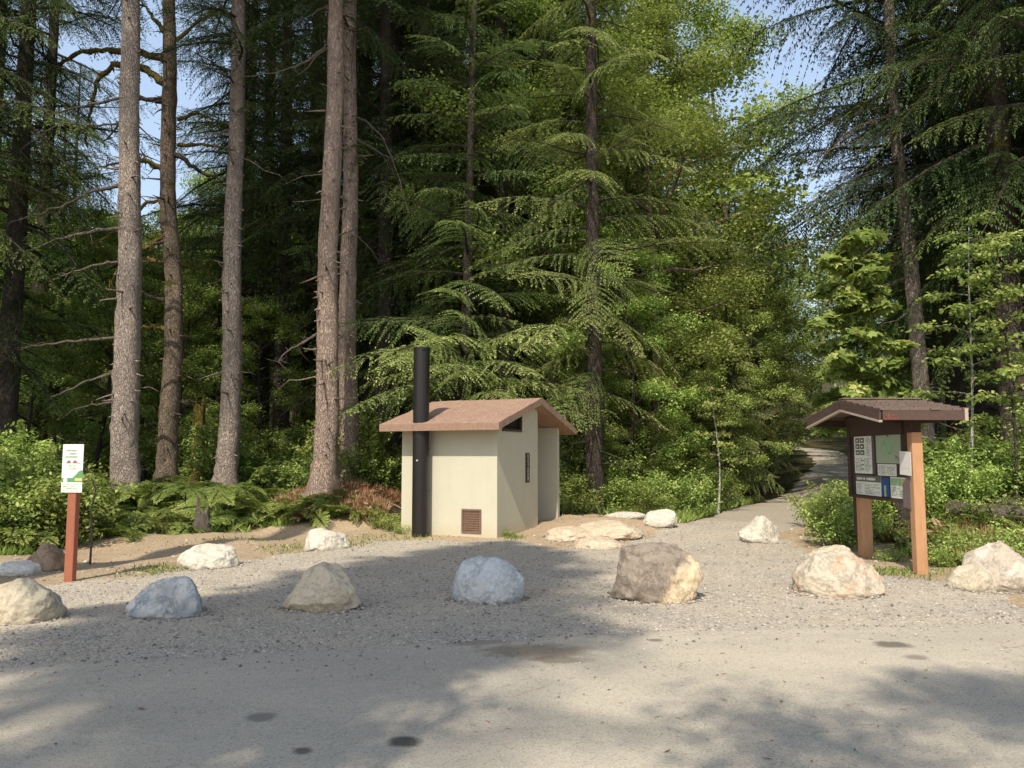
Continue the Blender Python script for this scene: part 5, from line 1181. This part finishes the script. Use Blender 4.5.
for k_ in range(11):
    p_ = rel(x0+.03, yn-.0325, 2.085)+np.array([k_*.018, 0, 0]); q_ = p_+np.array([rgr.uniform(-.02, .05), 0, rgr.uniform(.03, .075)]); w_ = np.array([.006, 0, .004]); rd.add([p_-w_, p_+w_, q_+w_, q_-w_], [[0, 1, 2, 3]])
link('red_marking', rd.mesh('red_marking'), flat('red paint', (.28, .06, .045)), kio)

# ------------------------------------------------------------------ stumps, snag, logs
def log_obj(name, label, cat, p0, p1, r0, r1, mat, seed):
    rg = g(seed); p0 = np.array(p0, float); p1 = np.array(p1, float); s = np.linspace(0, 1, 16)[:, None]; P = (p1-p0)*s+rg.normal(0, .02, (16, 3))
    mb = MB(); mb.tube(P, np.linspace(r0, r1, 16), 14, 0, jit=1+.07*rg.normal(0, 1, (16, 14))); o = link(name, mb.mesh(name, True), mat); o.location = p0; return tag(o, label, cat)
hl = lambda px, Y: Hs((px-512)/F*Y, Y)
def lp(px, py, Y): return A(px, py, Y)
log_obj('fallen_log', 'thick grey fallen log lying on the bank right of the kiosk', 'log', lp(948, 508, 14.6), lp(1060, 519, 13.6), .13, .17, M['deadwood'], 1)
log_obj('fallen_log', 'thin grey log resting on top of the thicker fallen log', 'log', lp(965, 499, 14.9), lp(1050, 505, 14.2), .05, .08, M['deadwood'], 2)
def stump(label, name, px, Y, r, h, mat, seed, dz=0):
    rg = g(seed); n = 22; rings = 14; a = np.linspace(0, 2*np.pi, n, endpoint=False); mb = MB(); k_h = .25 if h < 1.5 else .05; top = h*(1+k_h*rg.normal(0, 1, n)+k_h*.6*np.sin(a*2+seed)); V = []
    for i in range(rings):
        u = i/(rings-1); rr = r*(1+.5*np.exp(-u*h/.15)*(1+.3*np.sin(a*5+seed))-.15*u)*(1+.05*rg.normal(0, 1, n)); V.append(np.stack([rr*np.cos(a), rr*np.sin(a), top*u-.08], -1))
    V = np.array(V); inner = V[-1]*np.array([.55, .55, 1])-np.array([0, 0, .12*h]); V = np.concatenate([V.reshape(-1, 3), inner, [[0, 0, h*.5]]])
    i = np.arange(rings)[:, None]*n; j = np.arange(n)[None]; Q = np.stack([i+j, i+(j+1) % n, i+n+(j+1) % n, i+n+j], -1).reshape(-1, 4); b = (rings+1)*n
    mb.add(V, Q, [[rings*n+q, rings*n+(q+1) % n, b] for q in range(n)]); o = link(name, mb.mesh(name, True), mat); o.location = pos(px, Y, dz); return tag(o, label, cat='snag' if name == 'mossy_snag' else 'stump')
stump('short broken weathered stump among the ferns below the trunks', 'tree_stump', 206, 17.0, .17, .45, M['deadwood'], 3)
stump('small broken stump right behind the weathered one among the ferns', 'tree_stump', 192, 17.6, .10, .5, M['bark_dark'], 4)
stump('tall mossy orange-brown snag between the two left trunk pairs', 'mossy_snag', 200, 24, .20, 2.9, M['moss'], 5)
stump('rotten brown stump on the bank behind the kiosk', 'tree_stump', 905, 14.6, .28, .75, M['bark_dark'], 6)
# roots on the mound
rt = MB(); rg = g(170)
for k_ in range(26):
    a = rg.uniform(-2.6, -.2); c = np.array([MOUND[0]+rg.uniform(-.6, 1.2), 19.6+rg.uniform(-.5, .4)]); l = rg.uniform(.5, 1.5); s = np.linspace(0, 1, 8)
    xx = c[0]+math.cos(a)*l*s+.06*np.sin(s*9+k_); yy = c[1]+math.sin(a)*l*s; zz_ = H(xx, yy)+.05+.12*np.sin(s*3.1)*rg.random()-.06*s
    rt.tube(np.stack([xx, yy, zz_], -1), np.linspace(.028, .006, 8)*rg.uniform(.5, 1.2), 5, 0)
tag(link('root_tangle', rt.mesh('root_tangle', True), M['bark_warm']), 'tangle of exposed reddish roots on the dirt mound below the trunk', 'roots', kind='stuff')

# drop prototypes never placed
for kx, (r_, used) in protos.items():
    if not used:
        for c in list(r_.children): bpy.data.objects.remove(c)
        bpy.data.objects.remove(r_)

# ------------------------------------------------------------------ light, sky, camera
w = bpy.data.worlds.new('World'); SC.world = w; w.use_nodes = True; nt = w.node_tree; nt.nodes.clear()
sky = N(nt, 'ShaderNodeTexSky', sky_type='NISHITA'); sky.sun_disc = False; el = math.asin(-SUN[2]); sky.sun_elevation = el
sky.sun_rotation = math.atan2(-SUN[0], -SUN[1]); sky.air_density = 1.3; sky.dust_density = 2.0; sky.ozone_density = 1.0
bg = N(nt, 'ShaderNodeBackground'); bg.inputs[1].default_value = .13; tcw = N(nt, 'ShaderNodeTexCoord'); sw_ = N(nt, 'ShaderNodeSeparateXYZ'); L(nt, tcw.outputs['Generated'], sw_.inputs[0]); hf = ramp(nt, sw_.outputs[2], [(0, (2.6/4, 2.95/4, 3.5/4)), (.45, (2.3/4, 2.75/4, 3.5/4)), (.8, (.3/4, .45/4, .8/4))])
hs4 = N(nt, 'ShaderNodeVectorMath', operation='SCALE'); hs4.inputs['Scale'].default_value = 4.0; L(nt, hf, hs4.inputs[0])
hz_ = N(nt, 'ShaderNodeMix', data_type='RGBA', blend_type='ADD'); hz_.inputs[0].default_value = 1; L(nt, sky.outputs[0], hz_.inputs[6]); L(nt, hs4.outputs[0], hz_.inputs[7]); L(nt, hz_.outputs[2], bg.inputs[0])
wo = N(nt, 'ShaderNodeOutputWorld'); L(nt, bg.outputs[0], wo.inputs[0])
sl_ = bpy.data.lights.new('sun', 'SUN'); sl_.energy = 5.0; sl_.angle = math.radians(.53); sl_.color = (1, .91, .75)
so = bpy.data.objects.new('sun', sl_); COL.objects.link(so); so.rotation_euler = Vector(SUN).to_track_quat('-Z', 'Y').to_euler(); so.location = (-10, -20, 30)
cd = bpy.data.cameras.new('camera'); cam = bpy.data.objects.new('camera', cd); COL.objects.link(cam); cam.location = (0, 0, CAMH); cam.rotation_euler = (math.radians(90)+PITCH, 0, 0)
cd.sensor_width = 36; cd.lens = 36*F/1024; cd.clip_end = 2000; cd.clip_start = .05; SC.camera = cam
SC.view_settings.view_transform = 'Standard'; SC.view_settings.look = 'None'; SC.view_settings.exposure = 0
SC.cycles.max_bounces = 5; SC.cycles.diffuse_bounces = 3; SC.cycles.transmission_bounces = 4; SC.cycles.caustics_reflective = False; SC.cycles.caustics_refractive = False
SC.cycles.use_adaptive_sampling = True; SC.cycles.use_denoising = True
